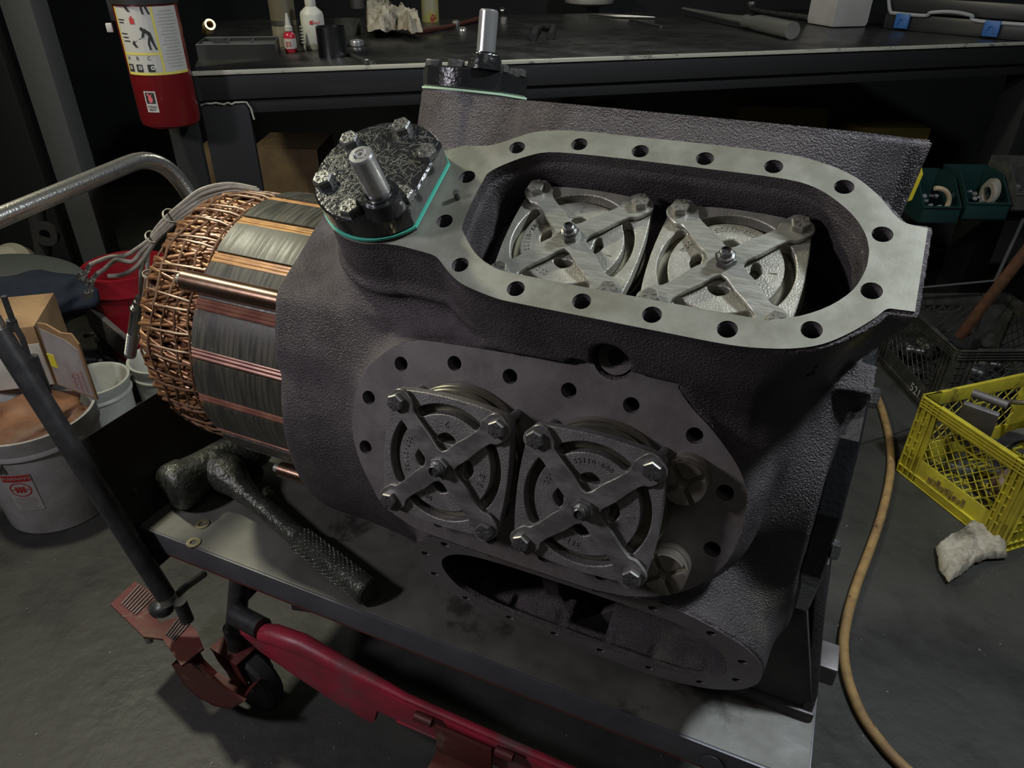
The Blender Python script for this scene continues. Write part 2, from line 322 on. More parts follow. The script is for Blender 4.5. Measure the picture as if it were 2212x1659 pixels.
# ---- signed distance model of the casting, meshed with surface nets
def poly_sdf_table(poly, h=.003, pad=.09):
    P = np.array(poly, 'f4'); lo = P.min(0)-pad; hi = P.max(0)+pad
    xs = np.arange(lo[0], hi[0], h, 'f4'); ys = np.arange(lo[1], hi[1], h, 'f4')
    X, Y = np.meshgrid(xs, ys, indexing='ij'); D = np.full(X.shape, 9, 'f4'); ins = np.zeros(X.shape, bool)
    for i in range(len(P)):
        a, b = P[i], P[(i+1) % len(P)]; e = b-a; L = float(e@e)+1e-12
        t = np.clip(((X-a[0])*e[0]+(Y-a[1])*e[1])/L, 0, 1)
        D = np.minimum(D, (X-a[0]-t*e[0])**2+(Y-a[1]-t*e[1])**2)
        if a[1] != b[1]:
            c = ((a[1] > Y) != (b[1] > Y)) & (X < (b[0]-a[0])*(Y-a[1])/(b[1]-a[1])+a[0]); ins ^= c
    D = np.sqrt(D); D[ins] *= -1
    def f(s, t):
        s, t = np.broadcast_arrays(s, t)
        fx = np.clip((s-lo[0])/h, 0, len(xs)-1.001); fy = np.clip((t-lo[1])/h, 0, len(ys)-1.001)
        i = fx.astype('i4'); j = fy.astype('i4'); a = fx-i; b = fy-j
        return D[i, j]*(1-a)*(1-b)+D[i+1, j]*a*(1-b)+D[i, j+1]*(1-a)*b+D[i+1, j+1]*a*b
    return f
pT, pTi, pF, pO, pOi, pB = [poly_sdf_table(q) for q in (T_out, T_in, F_out, O_out, O_in, B_out)]
def hole_table(hs, r, h=.002):
    xs = np.arange(-.26, .26, h, 'f4'); ys = np.arange(-.14, .14, h, 'f4'); X, Y = np.meshgrid(xs, ys, indexing='ij'); D = np.full(X.shape, 9, 'f4')
    for x, y in hs: D = np.minimum(D, np.hypot(X-x, Y-y))
    D -= r
    def f(s, t):
        s, t = np.broadcast_arrays(s, t)
        fx = np.clip((s+.26)/h, 0, len(xs)-1.001); fy = np.clip((t+.14)/h, 0, len(ys)-1.001); i = fx.astype('i4'); j = fy.astype('i4'); a = fx-i; b = fy-j
        return D[i, j]*(1-a)*(1-b)+D[i+1, j]*a*(1-b)+D[i, j+1]*(1-a)*b+D[i+1, j+1]*a*b
    return f
hT_, hO_ = hole_table(H_T, .0100), hole_table(H_O, .0085)
def smin(a, b, k):
    h = np.clip(.5+.5*(b-a)/k, 0, 1); return b+(a-b)*h-k*h*(1-h)
def smax(a, b, k): return -smin(-a, -b, k)
def mx(*a):
    r = a[0]
    for q in a[1:]: r = np.maximum(r, q)
    return r
def body(X, Y, Z):
    pl = {}
    for k, th in (('F', THF), ('T', THT), ('B', THB), ('O', THO)):
        pl[k] = (-Y*cos(th)+Z*sin(th), Y*sin(th)+Z*cos(th))
    dF, tF = pl['F']; dT, tT = pl['T']; dB, tB = pl['B']; dO, tO = pl['O']
    R = np.hypot(Y, Z)
    # motor barrel
    r = smax(smax(R-.281, -.62-X, .02), X+.2, .01)
    # crankcase block (2D section is cheap)
    sec = smax(smax(smax(smax(dF-.262, dT-.300, .03), dB-.295, .04), dO-.235, .06), Y-.27, .05)
    sec = smax(sec, -Z-.315, .03)
    tp = .055*np.clip((X+.02)/.09, 0, 1)**1.5
    blk = smax(smax(sec+tp, X-.072, .02), -.50-X, .05)
    r = smin(r, blk, .05)
    # pale saddle pad at the left end, with a crisp ridge
    pad = smax(smax(smax(dF-.287, dT-.297, .010), dB-.30, .02), .09-Z, .05)
    pad = smax(smax(pad, -.622-X, .008), X+.30, .06)
    r = smin(r, pad, .012)
    # ridge continuing right under the top bank
    rd = smax(smax(smax(dF-.272, dT-.312, .022), dB-.30, .02), np.abs(X+.24)-.26, .04); rd = smax(rd, .10-Z, .05)
    r = smin(r, rd, .03)
    # top bank boss with shallow draft and two ripples under the unloader pad
    rip = .007*np.exp(-((dT-.335)/.008)**2)+.006*np.exp(-((dT-.30)/.008)**2)
    rip = rip*np.clip((-.30-X)*10, 0, 1)
    b = pT(X-ST, tT)-(.386-dT)*(.12-.34*np.clip((X+.02)/.08, 0, 1))-rip-.0012
    b = smax(smax(b, dT-.4040, .0015), .15-dT, .02); r = smin(r, b, .03)
    # back bank boss
    b = pB(X-SB, tB)-(.386-dB)*(.10-.22*np.clip((X+.02)/.08, 0, 1)); b = smax(smax(b-.0012, dB-.4040, .0015), .15-dB, .02); r = smin(r, b, .035)
    # front bank boss with a rounded rim bulge
    b = pF(X-SF, tF)-.0015-(.312-dF)*.13-.010*np.exp(-((dF-.270)/.020)**2); b = smax(smax(b, dF-.3130, .002), .1-dF, .02); r = smin(r, b, .022)
    # right shoulder and sump side
    qx, qd, qt = np.abs(X+.03)-.055, np.abs(dO-.12)-.085, np.abs(tO+.075)-.085
    bx = np.sqrt(np.maximum(qx, 0)**2+np.maximum(qd, 0)**2+np.maximum(qt, 0)**2)+np.minimum(mx(qx, qd, qt), 0)-.05
    r = smin(r, bx, .03)
    b = pO(X-SO, tO-TO)-(.311-dO)*.10-.0012; b = smax(smax(b, dO-.3112, .0015), .05-dO, .02); r = smin(r, b, .03)
    # small bosses: lug on the front flange, ring for the end cover
    lug = mx(np.hypot(X-(SF+.078), tF-.150)-.026, dF-.295, .22-dF); r = smin(r, lug, .015)
    ring = smax(smax(R-.236, X-.068, .004), -X-.02, .02); r = smin(r, ring, .02)
    lg = mx(np.abs((-Y)*sin(rad(52))-Z*cos(rad(52)))-.017, (-Y)*cos(rad(52))+Z*sin(rad(52))-.262, .1+Y*cos(rad(52))-Z*sin(rad(52)), X-.090, .02-X)
    r = smin(r, lg, .012)
    # ---- cavities
    c = mx(pTi(X-ST, tT)-.0012+.0045*np.clip((.394-dT)/.008, 0, 1), .316-dT); r = smax(r, -c, .006)
    deep = smax(np.hypot(X+.01, tT)-.083, .24-dT, .03); r = smax(r, -smax(deep, pTi(X-ST, tT)+.004, .01), .01)
    c = mx(pOi(X-SO, tO-TO)-.001-.021*np.clip((.307-dO)/.010, 0, 1), .07-dO)
    web = mx(np.abs(X+.235)-.014-.06*np.clip(.24-dO, 0, 1), dO-.262)      # internal web
    sl = dO-(.175+.35*np.clip(X-.0, -.04, .1)+.10*np.clip(-(tO-TO+.02), -.1, .08))                     # sloping inner floor on the right
    c = smax(c, -smax(sl, -(X+.215), .02), .02); c = smax(c, -web, .02)
    r = smax(r, -c, .006)
    r = smax(r, -mx(np.abs(X-SO-.004+.25*(tO-TO+.1))-.026, np.abs(tO-TO+.115)-.040, np.abs(dO-.17)-.115), .006)      # slot in the sump wall
    r = smax(r, -mx(pF(X-SF, tF)-.002, .3135-dF, dF-.345), .001); r = smax(r, -mx(pO(X-SO, tO-TO)-.002, .3115-dO, dO-.335), .001)
    r = smax(r, -mx(hT_(X-ST, tT), .352-dT), .001); r = smax(r, -mx(hT_(X-SF, tF), .268-dF, ), .001); r = smax(r, -mx(hO_(X-SO, tO-TO), .275-dO), .001)
    r = smax(r, -mx(R-.236, X+.60), .003)
    r = smax(r, -mx(np.hypot(X-(SF+.078), tF-.146)-.021, .300-dF, ), .002)
    return r
def surface_nets(fn, lo, hi, h):
    ax = [np.arange(lo[k], hi[k]+h, h, 'f4') for k in range(3)]
    X = ax[0][:, None, None]; Y = ax[1][None, :, None]; Z = ax[2][None, None, :]
    n = [len(a) for a in ax]; V = np.empty(n, 'f4')
    for i in range(0, n[0], 24): V[i:i+24] = fn(X[i:i+24], Y, Z)
    S = V < 0; c = np.zeros([k-1 for k in n], 'i1')
    for dx in (0, 1):
        for dy in (0, 1):
            for dz in (0, 1): c += S[dx:n[0]-1+dx, dy:n[1]-1+dy, dz:n[2]-1+dz]
    act = np.argwhere((c > 0) & (c < 8)); idx = np.full(c.shape, -1, 'i4'); idx[tuple(act.T)] = np.arange(len(act))
    acc = np.zeros((len(act), 3)); cnt = np.zeros(len(act))
    cs = [(a, b_, c_) for a in (0, 1) for b_ in (0, 1) for c_ in (0, 1)]
    for p in cs:
        for k in range(3):
            if p[k] == 0:
                q = list(p); q[k] = 1
                v0 = V[act[:, 0]+p[0], act[:, 1]+p[1], act[:, 2]+p[2]]; v1 = V[act[:, 0]+q[0], act[:, 1]+q[1], act[:, 2]+q[2]]
                m = (v0 < 0) != (v1 < 0); t = np.where(m, v0/np.where(m, v0-v1, 1), 0)
                pt = np.array(p, float)[None].repeat(len(act), 0); pt[:, k] += t; acc[m] += pt[m]; cnt[m] += 1
    P = (act+acc/cnt[:, None])*h+np.array(lo)
    quads = []
    for k in range(3):
        a, b_ = [(1, 2), (2, 0), (0, 1)][k]
        sl0 = [slice(1, n[i]-1) for i in range(3)]; sl0[k] = slice(0, n[k]-1); sl1 = list(sl0); sl1[k] = slice(1, n[k])
        s0, s1 = S[tuple(sl0)], S[tuple(sl1)]
        e = np.argwhere(s0 != s1); flip = s0[tuple(e.T)]
        off = np.array([1, 1, 1]); off[k] = 0; e = e+off
        def g(da, db):
            w = e.copy(); w[:, a] -= da; w[:, b_] -= db; return idx[tuple(w.T)]
        q = np.stack([g(1, 1), g(0, 1), g(0, 0), g(1, 0)], 1); q[~flip] = q[~flip][:, ::-1]; quads.append(q)
    Q = np.concatenate(quads); Q = Q[(Q >= 0).all(1)]
    for it in range(2):                                     # pull vertices onto the surface
        x, y, z = P.T; f0 = fn(x, y, z); e = .0008
        G = np.stack([fn(x+e, y, z)-f0, fn(x, y+e, z)-f0, fn(x, y, z+e)-f0], 1)/e
        L = (G**2).sum(1)+1e-6; d = np.clip(f0/L, -h*.6, h*.6); P = P-G*d[:, None]
    me = bpy.data.meshes.new('cast'); me.vertices.add(len(P)); me.vertices.foreach_set('co', P.astype('f4').ravel())
    me.loops.add(Q.size); me.loops.foreach_set('vertex_index', Q.astype('i4').ravel()); me.polygons.add(len(Q))
    me.polygons.foreach_set('loop_start', np.arange(0, Q.size, 4, dtype='i4')); me.update(calc_edges=True); me.validate(); return me
me = surface_nets(body, (-.645, -.40, -.335), (.115, .32, .46), .0042)
me.polygons.foreach_set('use_smooth', [True]*len(me.polygons))
link('crankcase_casting', me, CAST, comp, CF, smooth=False)
# ---- machined flange faces (crisp outline, tapped holes through them)
def flange(name, outer, inner, hs, r, th, M, m_face, m_side, label, extra=()):
    me = extrude2d(outer, ([inner] if inner else [])+[circle(x, y, r, 18) for x, y in hs]+list(extra), -th, 0, 0)
    bm = bmesh.new(); bm.from_mesh(me)
    for f in bm.faces: f.material_index = 0 if f.normal.z > .9 else 1
    bm.to_mesh(me); bm.free()
    return link(name, me, [m_face, m_side], comp, CF @ M, 30, label)
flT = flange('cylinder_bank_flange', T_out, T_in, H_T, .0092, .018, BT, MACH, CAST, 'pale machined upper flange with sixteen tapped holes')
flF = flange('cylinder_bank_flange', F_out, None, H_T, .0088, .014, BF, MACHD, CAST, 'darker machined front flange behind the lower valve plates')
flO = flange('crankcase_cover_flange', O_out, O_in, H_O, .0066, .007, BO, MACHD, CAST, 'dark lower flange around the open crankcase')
flB = flange('cylinder_bank_flange', B_out, None, [], .009, .014, BB, MACH, CAST, 'rear flange seen edge on')
# front flange lug hole
b_ = B(); b_.lathe([(.0088, -.012), (.0088, 0), (.019, 0), (.019, -.003)], 24, BF @ Matrix.Translation((.078, .146, -.004)))
link('lug_counterbore', b_.done(), MACHD, comp, CF)
b_ = B(); b_.cyl((0, 0, -.012), (0, 0, -.0035), .0087, n=20); me = b_.done(); me.transform(BF @ Matrix.Translation((.078, .146, 0))); link('lug_hole', me, BLACKM, comp, CF)
# hole depth: dark threaded sleeves under the thin plates
def sleeves(hs, M, r, z0, z1, nm='threaded_hole'):
    first = None
    for x, y in hs:
        if first is None:
            c = B(); c.lathe([(r, z1)]+[(r*(1.0 if k % 2 else .92), z1-.0016*k) for k in range(1, 14) if z1-.0016*k > z0]+[(r, z0), (0.0005, z0)], 18); first = c.done(); shade(first, 20); first.materials.append(CASTD)
        o = bpy.data.objects.new(nm, first); COL.objects.link(o); o.parent = comp
        o.matrix_basis = ROOTI[comp.name] @ CF @ M @ Matrix.Translation((x, y, 0))
sleeves(H_T, BT, .0091, -.046, -.001); sleeves([h for h in H_T if not (abs(h[0]) < .12 and h[1] < 0)], BF, .0087, -.040, -.001)
sleeves(H_O, BO, .0065, -.0066, -.001)
# ---- bolts
def bolt_mesh(m, R=.0102, H=.0075, shank=.055, rs=.0058):
    b = B(); hexp = circle(0, 0, R, 6, pi/6)
    lo = [b.bm.verts.new((x, y, 0)) for x, y in hexp]; md = [b.bm.verts.new((x, y, H*.8)) for x, y in hexp]
    hi = [b.bm.verts.new((x*.86, y*.86, H)) for x, y in hexp]
    b.bm.faces.new(lo[::-1]); b.bm.faces.new(hi)
    for A, C in ((lo, md), (md, hi)):
        for i in range(6): b.bm.faces.new((A[i], A[(i+1) % 6], C[(i+1) % 6], C[i]))
    for k in range(6):                                     # grade marks
        a = k*pi/3; b.box((.0030, -.0004, H-.0002), (.0068, .0004, H+.0006), M=Matrix.Rotation(a, 4, 'Z'))
    if shank: b.cyl((0, 0, -shank), (0, 0, 0), rs, n=12)
    me = b.done(); shade(me, 25); me.materials.append(m); return me
BM_, BMB, BMD = bolt_mesh(BOLT), bolt_mesh(BOLTB, .0118, .009, .01), bolt_mesh(mat('bolt_steel_shaded', (.21, .205, .20), .38, .85, c2=(.28, .27, .26), ns=90))  # BMD: front bank bolts, their shade put into the colour
def child(name, me, parent, M):
    o = bpy.data.objects.new(name, me); COL.objects.link(o); o.parent = parent; o.matrix_basis = M; return o
# ---- valve plates
def side(n=8):
    pts = []
    for k in range(4):
        a = k*pi/2; R2 = lambda x, y: (x*cos(a)-y*sin(a), x*sin(a)+y*cos(a))
        for i in range(n+1):
            x = .062-.124*i/n; pts.append(R2(x, .0722+.0048*(1-(x/.062)**2)))
        for i in range(1, 4):
            t = pi/2+pi/2*i/4; pts.append(R2(-.0615+.0108*cos(t), .0614+.0108*sin(t)))
    return pts
def slot(r0, r1, ac, hw, n=12):
    a = [ac-hw+2*hw*i/n for i in range(n+1)]; rm, rr = (r0+r1)/2, (r1-r0)/2
    P = [(r1*cos(t), r1*sin(t)) for t in a]
    e = a[-1]; P += [(rm*cos(e)+rr*cos(e+pi*q/6), rm*sin(e)+rr*sin(e+pi*q/6)) for q in range(1, 6)]
    P += [(r0*cos(t), r0*sin(t)) for t in a[::-1]]
    e = a[0]; P += [(rm*cos(e)+rr*cos(e+pi+pi*q/6), rm*sin(e)+rr*sin(e+pi+pi*q/6)) for q in range(1, 6)]
    return P
def kidney(k):
    a = k*pi/2; c, s = cos(a), sin(a); P = [(.0305+.0058*cos(t)-(.0025*abs(sin(t))), .0112*sin(t)) for t in [2*pi*i/16 for i in range(16)]]
    return [(x*c-y*s, x*s+y*c) for x, y in P]
plate_me = extrude2d(side(), [slot(.0570, .0682, k*pi/2, rad(32)) for k in range(4)]+[kidney(k) for k in range(4)], -.014, 0, .0010)
seat = B(); seat.lathe([(.0005, -.014), (.074, -.014), (.074, -.019), (.0790, -.0195), (.0800, -.021), (.0800, -.026), (.0755, -.0265), (.0755, -.031), (.0802, -.0315), (.0812, -.033), (.0812, -.0465), (.0005, -.047)], 56)
seat_me = seat.done(); shade(seat_me, 30); seat_me.materials.append(mat('seat_ring_steel', (.30, .29, .22), .3, .9, c2=(.2, .19, .15), ns=20))
disc_me = None
sp = []
for k in range(4):
    a = pi/4+k*pi/2
    loc_ = [(.0165, -pi/4, 1)]
    P = []
    va = a-pi/4; P.append((.0175*cos(va), .0175*sin(va)))
    for r_, w_2 in ((.034, -.0112), (.050, -.0098), (.066, -.0102), (.0735, -.0150), (.090, -.0150), (.0965, -.0085), (.0975, 0), (.0965, .0085), (.090, .0150), (.0735, .0150), (.066, .0102), (.050, .0098), (.034, .0112)):
        P.append((r_*cos(a)-w_2*sin(a), r_*sin(a)+w_2*cos(a)))
    sp += P
spo = []
S_ = [Vector((x, y, 0)) for x, y in sp]
spo = [(p.x, p.y) for p in cat(S_, 3, True)]
spider_me = extrude2d(spo, [], .0015, .0068, .0008)
bm = bmesh.new(); bm.from_mesh(spider_me); bmesh.ops.triangulate(bm, faces=bm.faces[:])
bmesh.ops.subdivide_edges(bm, edges=[e for e in bm.edges if e.calc_length() > .02], cuts=2)
for v_ in bm.verts:
    r_ = math.hypot(v_.co.x, v_.co.y); v_.co.z += .0030*max(0, 1-(r_/.062)**2)
bm.to_mesh(spider_me); bm.free(); shade(spider_me, 25)
nut = B(); nut.prism(circle(0, 0, .0115, 6), .0085, .0165, bev=.0008); nut.lathe([(.0072, .0165), (.0085, .017), (.0085, .0195), (.0062, .0205), (.006, .0255), (.0048, .0262), (.0047, .024), (.0005, .024)], 18)
nut_me = nut.done(); shade(nut_me, 28); nut_me.materials.append(BOLTB)
def arc_text(s, r, ac, size, tops_in=True):
    ms = []; w = size*.62; n = len(s)
    for i, ch in enumerate(s):
        off = (i-(n-1)/2)*w/r
        if tops_in: t = ac+off; M_ = Matrix.Rotation(t+pi/2, 4, 'Z')
        else: t = ac-off; M_ = Matrix.Rotation(t-pi/2, 4, 'Z')
        ms.append((text_mesh(ch, size, .0005), Matrix.Translation((r*cos(t), r*sin(t), .0004)) @ M_))
    return merge(ms)
def valve(M, label, mp, ms, mb, rot, num, code):
    mpp = [mp, mp]
    me = plate_me.copy(); shade(me, 30); me.materials.append(mp)
    o = child('valve_plate', me, comp, ROOTI[comp.name] @ CF @ M); o['label'] = label
    sm = spider_me.copy(); sm.materials.append(ms); child('clamp_spider', sm, o, Matrix())
    child('valve_seat_ring', seat_me, o, Matrix())
    child('centre_nut', nut_me, o, Matrix.Rotation(.35+rot, 4, 'Z'))
    for x in (-.0609, .0609):
        for y in (-.0598, .0598): child('bolt', mb, o, Matrix.Translation((x, y, .0068)) @ Matrix.Rotation(random.uniform(0, 1), 4, 'Z'))
    q = rot
    t1 = arc_text('009-01155', .0490, pi+q, .0080); t2 = arc_text('000', .0480, rad(248)+q, .0082); t3 = arc_text(num, .047, rad(92)+q, .011); t4 = arc_text(code, .047, rad(-12)+q, .009)
    me = merge([(t, Matrix()) for t in (t1, t2, t3, t4)]); me.materials.clear(); me.materials.append(mp); q_ = child('cast_lettering', me, o, Matrix()); q_['kind'] = 'stuff'
zT, zF = .3640-DT, .3640-DF
TV = [(-.2413, 'left'), (-.0763, 'right')]
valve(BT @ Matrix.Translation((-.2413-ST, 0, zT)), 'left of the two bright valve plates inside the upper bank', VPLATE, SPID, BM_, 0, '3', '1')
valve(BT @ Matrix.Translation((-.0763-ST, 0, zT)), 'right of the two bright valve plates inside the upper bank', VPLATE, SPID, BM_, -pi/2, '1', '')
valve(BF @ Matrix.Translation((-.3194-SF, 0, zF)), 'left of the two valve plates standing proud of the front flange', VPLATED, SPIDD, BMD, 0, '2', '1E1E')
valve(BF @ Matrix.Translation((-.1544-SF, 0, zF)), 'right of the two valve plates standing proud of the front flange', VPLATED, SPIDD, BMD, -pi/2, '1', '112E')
# ---- slotted plugs on the front flange
def plug(x, y):
    # four quarter segments around a cross slot
    b = B(); r = .0232
    b.lathe([(.0005, .0), (r, .0), (r, .012), (r-.0015, .0125), (r-.0015, .017), (r, .0175), (r, .026), (.0005, .026)], 32)
    for k in range(4):
        q = k*pi/2+.62; P = []
        a0, a1 = .13, pi/2-.13
        for i in range(9): t = q+a0+(a1-a0)*i/8; P.append(((r-.0006)*cos(t), (r-.0006)*sin(t)))
        P.append((.007*cos(q+pi/4+.45), .007*sin(q+pi/4+.45))); P.append((.007*cos(q+pi/4-.45), .007*sin(q+pi/4-.45)))
        b.prism(P, .026, .0315, bev=.0006)
    me = b.done(); link('slotted_plug', me, BRASSY, comp, CF @ BF @ Matrix.Translation((x, y, 0)), 28)
plug(.1735, .043); plug(.1735, -.061)
# ---- dowel pin
b_ = B(); b_.cyl((-.211, .001, 0), (-.211, .001, .010), .0035, n=14); link('dowel_pin', b_.done(), BOLTB, comp, CF @ BT)
# ---- unloader covers
def cover_outline(r, flat):
    a = math.degrees(math.acos(flat/r)); return arc(0, 0, r, a, 360-a, 44)
def unloader(M, label, gm, detail=True):
    gk = extrude2d(cover_outline(.0765, .0605), [], .004, .0068); F = CF @ M @ Matrix.Translation((*UC, 0))
    pd_ = extrude2d(cover_outline(.0750, .059), [], -.001, .0042)
    cv = extrude2d(cover_outline(.0750, .0590), [], .0066, .034, .0022)
    o = link('unloader_cover', cv, BLACK, comp, F, 30, label)
    link('cover_pad', pd_, CASTD, comp, F); link('gasket', gk, gm, o, F, label='teal gasket' if detail else None)
    b = B(); b.lathe([(.0235, .034), (.0225, .044), (.0205, .052), (.0165, .054), (.0165, .0555), (.014, .0555), (.0132, .049), (.0005, .049)], 28, Matrix.Translation((.034, -.048, 0)))
    link('shaft_boss', b.done(), BLACK, o, F)
    b = B(); b.lathe([(.0125, .045), (.0125, .1045), (.0112, .1065), (.0072, .1067), (.0068, .1045), (.0048, .1045), (.0044, .1066), (.0026, .1066), (.0024, .103), (.0005, .103)], 28, Matrix.Translation((.034, -.048, 0)))
    link('shaft', b.done(), STEEL, o, F, label='bright steel control shaft')
    for k in range(6):
        a = rad(88+60*k); r = .0615
        if k == 3: a += .0
        x, y = r*cos(a), r*sin(a)
        if x > .052: x = .050
        bb = child('bolt', BMB, o, ROOTI[comp.name] @ F @ Matrix.Translation((x, y, .034)) @ Matrix.Rotation(random.uniform(0, 1), 4, 'Z'))
    if detail:
        s = B()
        for i in range(620):
            r = .072*math.sqrt(random.random()); t = random.uniform(0, 2*pi); x, y = r*cos(t), r*sin(t); L_ = random.uniform(.002, .007); q = random.choice((.8, 2.3, 1.2, 2.9))+random.gauss(0, .45)
            if x+abs(L_*cos(q)) > .054 or math.hypot(abs(x)+abs(L_*cos(q)), abs(y)+abs(L_*sin(q))) > .073: continue
            if math.hypot(x-.034, y+.048) < .03: continue
            w = random.uniform(.00025, .0005); s.box((-L_, -w, -.0003), (L_, w, random.uniform(.0002, .0004)), M=Matrix.Translation((x, y, .034)) @ Matrix.Rotation(q, 4, 'Z'))
        ob = link('brushed_paint_strokes', s.done(), mat('paint_strokes', (.16, .16, .145), .32, .5), o, F, smooth=False); ob['kind'] = 'stuff'
unloader(BT, 'black bolted cover on the left end of the upper bank, paint brushed on', TEAL)
unloader(BB, 'black bolted cover on the rear bank, shaft pointing up', PALEG, False)
# ---- end cover at the right end
b_ = B(); RX = Matrix.Rotation(pi/2, 4, 'Y')
b_.lathe([(.0005, .0685), (.220, .0685), (.222, .071), (.222, .092), (.219, .0945), (.0005, .0945)], 16, Matrix.Rotation(rad(90), 4, 'Y') @ Matrix.Rotation(.12, 4, 'Z'))
ec = link('bearing_end_cover', b_.done(), BLACK, comp, CF, 20, 'black end cover bolted to the right end')
for a in [3+50*k for k in range(7)]:
    M_ = ROOTI[comp.name] @ CF @ Matrix.Translation((.0945, -.208*cos(rad(a)), .208*sin(rad(a)))) @ RX
    child('bolt', BMB, ec, M_)
# ---- feet and gussets
Z0 = DECK-AX[1]
b_ = B(); b_.box((-.05, -.175, Z0), (.145, .25, Z0+.018), .003)
b_.prism([(-.175, Z0), (-.165, Z0+.05), (-.11, -.10), (.10, -.10), (.25, Z0)], .128, .142, Matrix(((0, 0, 1, 0), (1, 0, 0, 0), (0, 1, 0, 0), (0, 0, 0, 1))), .002)
b_.prism([(-.075, Z0), (-.065, Z0+.04), (-.03, -.12), (.10, -.12), (.2, Z0)], .136, .148, Matrix(((0, 0, 1, 0), (1, 0, 0, 0), (0, 1, 0, 0), (0, 0, 0, 1))), .002)
b_.prism([(-.24, Z0), (.142, Z0), (.142, Z0+.018), (.095, -.13), (.02, -.12), (-.10, -.20)], .150, .168, Matrix(((1, 0, 0, 0), (0, 0, -1, 0), (0, 1, 0, 0), (0, 0, 0, 1))), .002)
for v_ in b_.bm.verts:
    if v_.co.x > .09 and v_.co.z > Z0+.03 and v_.co.y > -.148: v_.co.x -= .030*min(1, (v_.co.z-Z0)/.22)
link('mounting_foot', b_.done(), CASTD, comp, CF)
b_ = B(); b_.box((.142, -.105, Z0+.004), (.168, -.055, Z0+.040), .004); link('foot_pad', b_.done(), MACHD, comp, CF)
b_ = B(); b_.box((-.55, -.10, Z0), (-.35, .18, Z0+.07), .01); link('mounting_foot', b_.done(), CASTD, comp, CF)
# ---- stator
st = B(); RXm = Matrix.Rotation(pi/2, 4, 'Y')
st.lathe([(.150, -.822), (.224, -.822), (.224, -.595), (.150, -.595)], 76, RXm); st.lathe([(.150, -.822), (.150, -.595)], 60, RXm)
sto = link('stator_core', st.done(), LAM, comp, CF, 25, 'stack of steel laminations')
NS = 19
seg0 = None
for k in range(NS):
    a = rad(90+9.5-k*360/NS)
    if seg0 is None:
        s = B(); P = []; h = rad(7.1)
        for i in range(7): t = -h+2*h*i/6; P.append((.2315*sin(t), .2315*cos(t)))
        for i in range(7): t = h-2*h*i/6; P.append((.222*sin(t), .222*cos(t)))
        s.prism(P, -.820, -.597, Matrix(((0, 0, 1, 0), (1, 0, 0, 0), (0, 1, 0, 0), (0, 0, 0, 1))), .0008); seg0 = s.done(); shade(seg0, 20); seg0.materials.append(LAM)
        w = B()
        for yy, rr in ((-.0050, .0035), (.0012, .0035), (.0065, .003)): w.cyl((-.822, yy, .2262), (-.597, yy, .2262), rr, n=8)
        w.box((-.822, -.0085, .221), (-.597, .0085, .2255)); wd0 = w.done(); shade(wd0, 30); wd0.materials.append(SLOT)
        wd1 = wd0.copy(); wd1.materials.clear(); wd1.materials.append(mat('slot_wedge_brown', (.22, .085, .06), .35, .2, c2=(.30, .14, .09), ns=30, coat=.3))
    T0 = ROOTI[comp.name] @ CF
    child('lamination_block', seg0, sto, T0 @ Matrix.Rotation(pi/2-a, 4, 'X'))
    th_ = a+pi/NS
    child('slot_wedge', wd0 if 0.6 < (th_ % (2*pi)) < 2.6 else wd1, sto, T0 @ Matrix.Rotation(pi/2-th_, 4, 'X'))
# through tubes along the stator
def along(a, r, x0, x1, rt, m, nm, tip=None):
    y, z = -r*cos(rad(a)), r*sin(rad(a)); b = B(); b.cyl((x0, y, z), (x1, y, z), rt, n=20); o = link(nm, b.done(), m, comp, CF, 30)
    if tip: b = B(); b.cyl((x0-.012, y, z), (x0, y, z), rt*.55, n=14); link('tube_end', b.done(), MACH, o, CF)
along(40, .247, -.835, -.60, .0155, TUBEC, 'stator_clamp_tube', True)
along(-44, .247, -.735, -.60, .013, TUBEC, 'stator_clamp_tube', True)
# ---- end winding: bundled coil, woven strands, lacing
def pol(x, r, a): return Vector((x, -r*cos(a), r*sin(a)))
core = B(); core.lathe([(.150, -.80), (.145, -.92), (.155, -.945), (.175, -.955), (.193, -.945), (.203, -.915), (.207, -.87), (.206, -.822), (.15, -.82)], 72, RXm)
me = core.done(); 
for v_ in me.vertices:
    q = math.atan2(v_.co.z, -v_.co.y); k = 1+.012*sin(q*38)+.01*sin(q*11+1); v_.co.y *= k; v_.co.z *= k
win = link('end_winding', me, COPPERD, comp, CF, 60, 'copper motor end winding')
s = B()
for i in range(250):
    a0 = 2*pi*i/250+random.uniform(-.02, .02); sw = random.choice((-1, -1, 1))*random.uniform(.05, .30); r0 = .206+random.uniform(-.002, .006); pts = []
    for k in range(9):
        t = k/8; x = -.822-.128*min(1, 1.25*t); r = r0+.004*sin(pi*t)-(.05 if t > .8 else 0)*(t-.8)*5*.7; pts.append(pol(x+(.0 if t < .8 else -.004), r, a0+sw*t))
    s.tube(pts, random.uniform(.0028, .0042), 6, cap=False)
o = link('copper_strands', s.done(), COPPER, win, CF, 70); o['kind'] = 'stuff'
s = B()
for k in range(5):
    x0 = -.838-.026*k; r0 = .2195 if k < 4 else .210
    pts = [pol(x0+.005*sin(a*9+k)+random.uniform(-.002, .002), r0+.0015*sin(a*14), a) for a in [2*pi*i/110 for i in range(110)]]
    s.tube(pts, .0020, 5, closed=True)
for i in range(52):
    a = 2*pi*i/52+random.uniform(-.05, .05); d = random.uniform(-.05, .05)
    s.tube([pol(-.824, .214, a), pol(-.86, .2215, a+d*.4), pol(-.90, .221, a+d*.7), pol(-.937, .214, a+d), pol(-.961, .194, a+d), pol(-.966, .172, a+d)], .0021, 5)
o = link('lacing_cord_net', s.done(), CORD, win, CF, 70); o['kind'] = 'stuff'
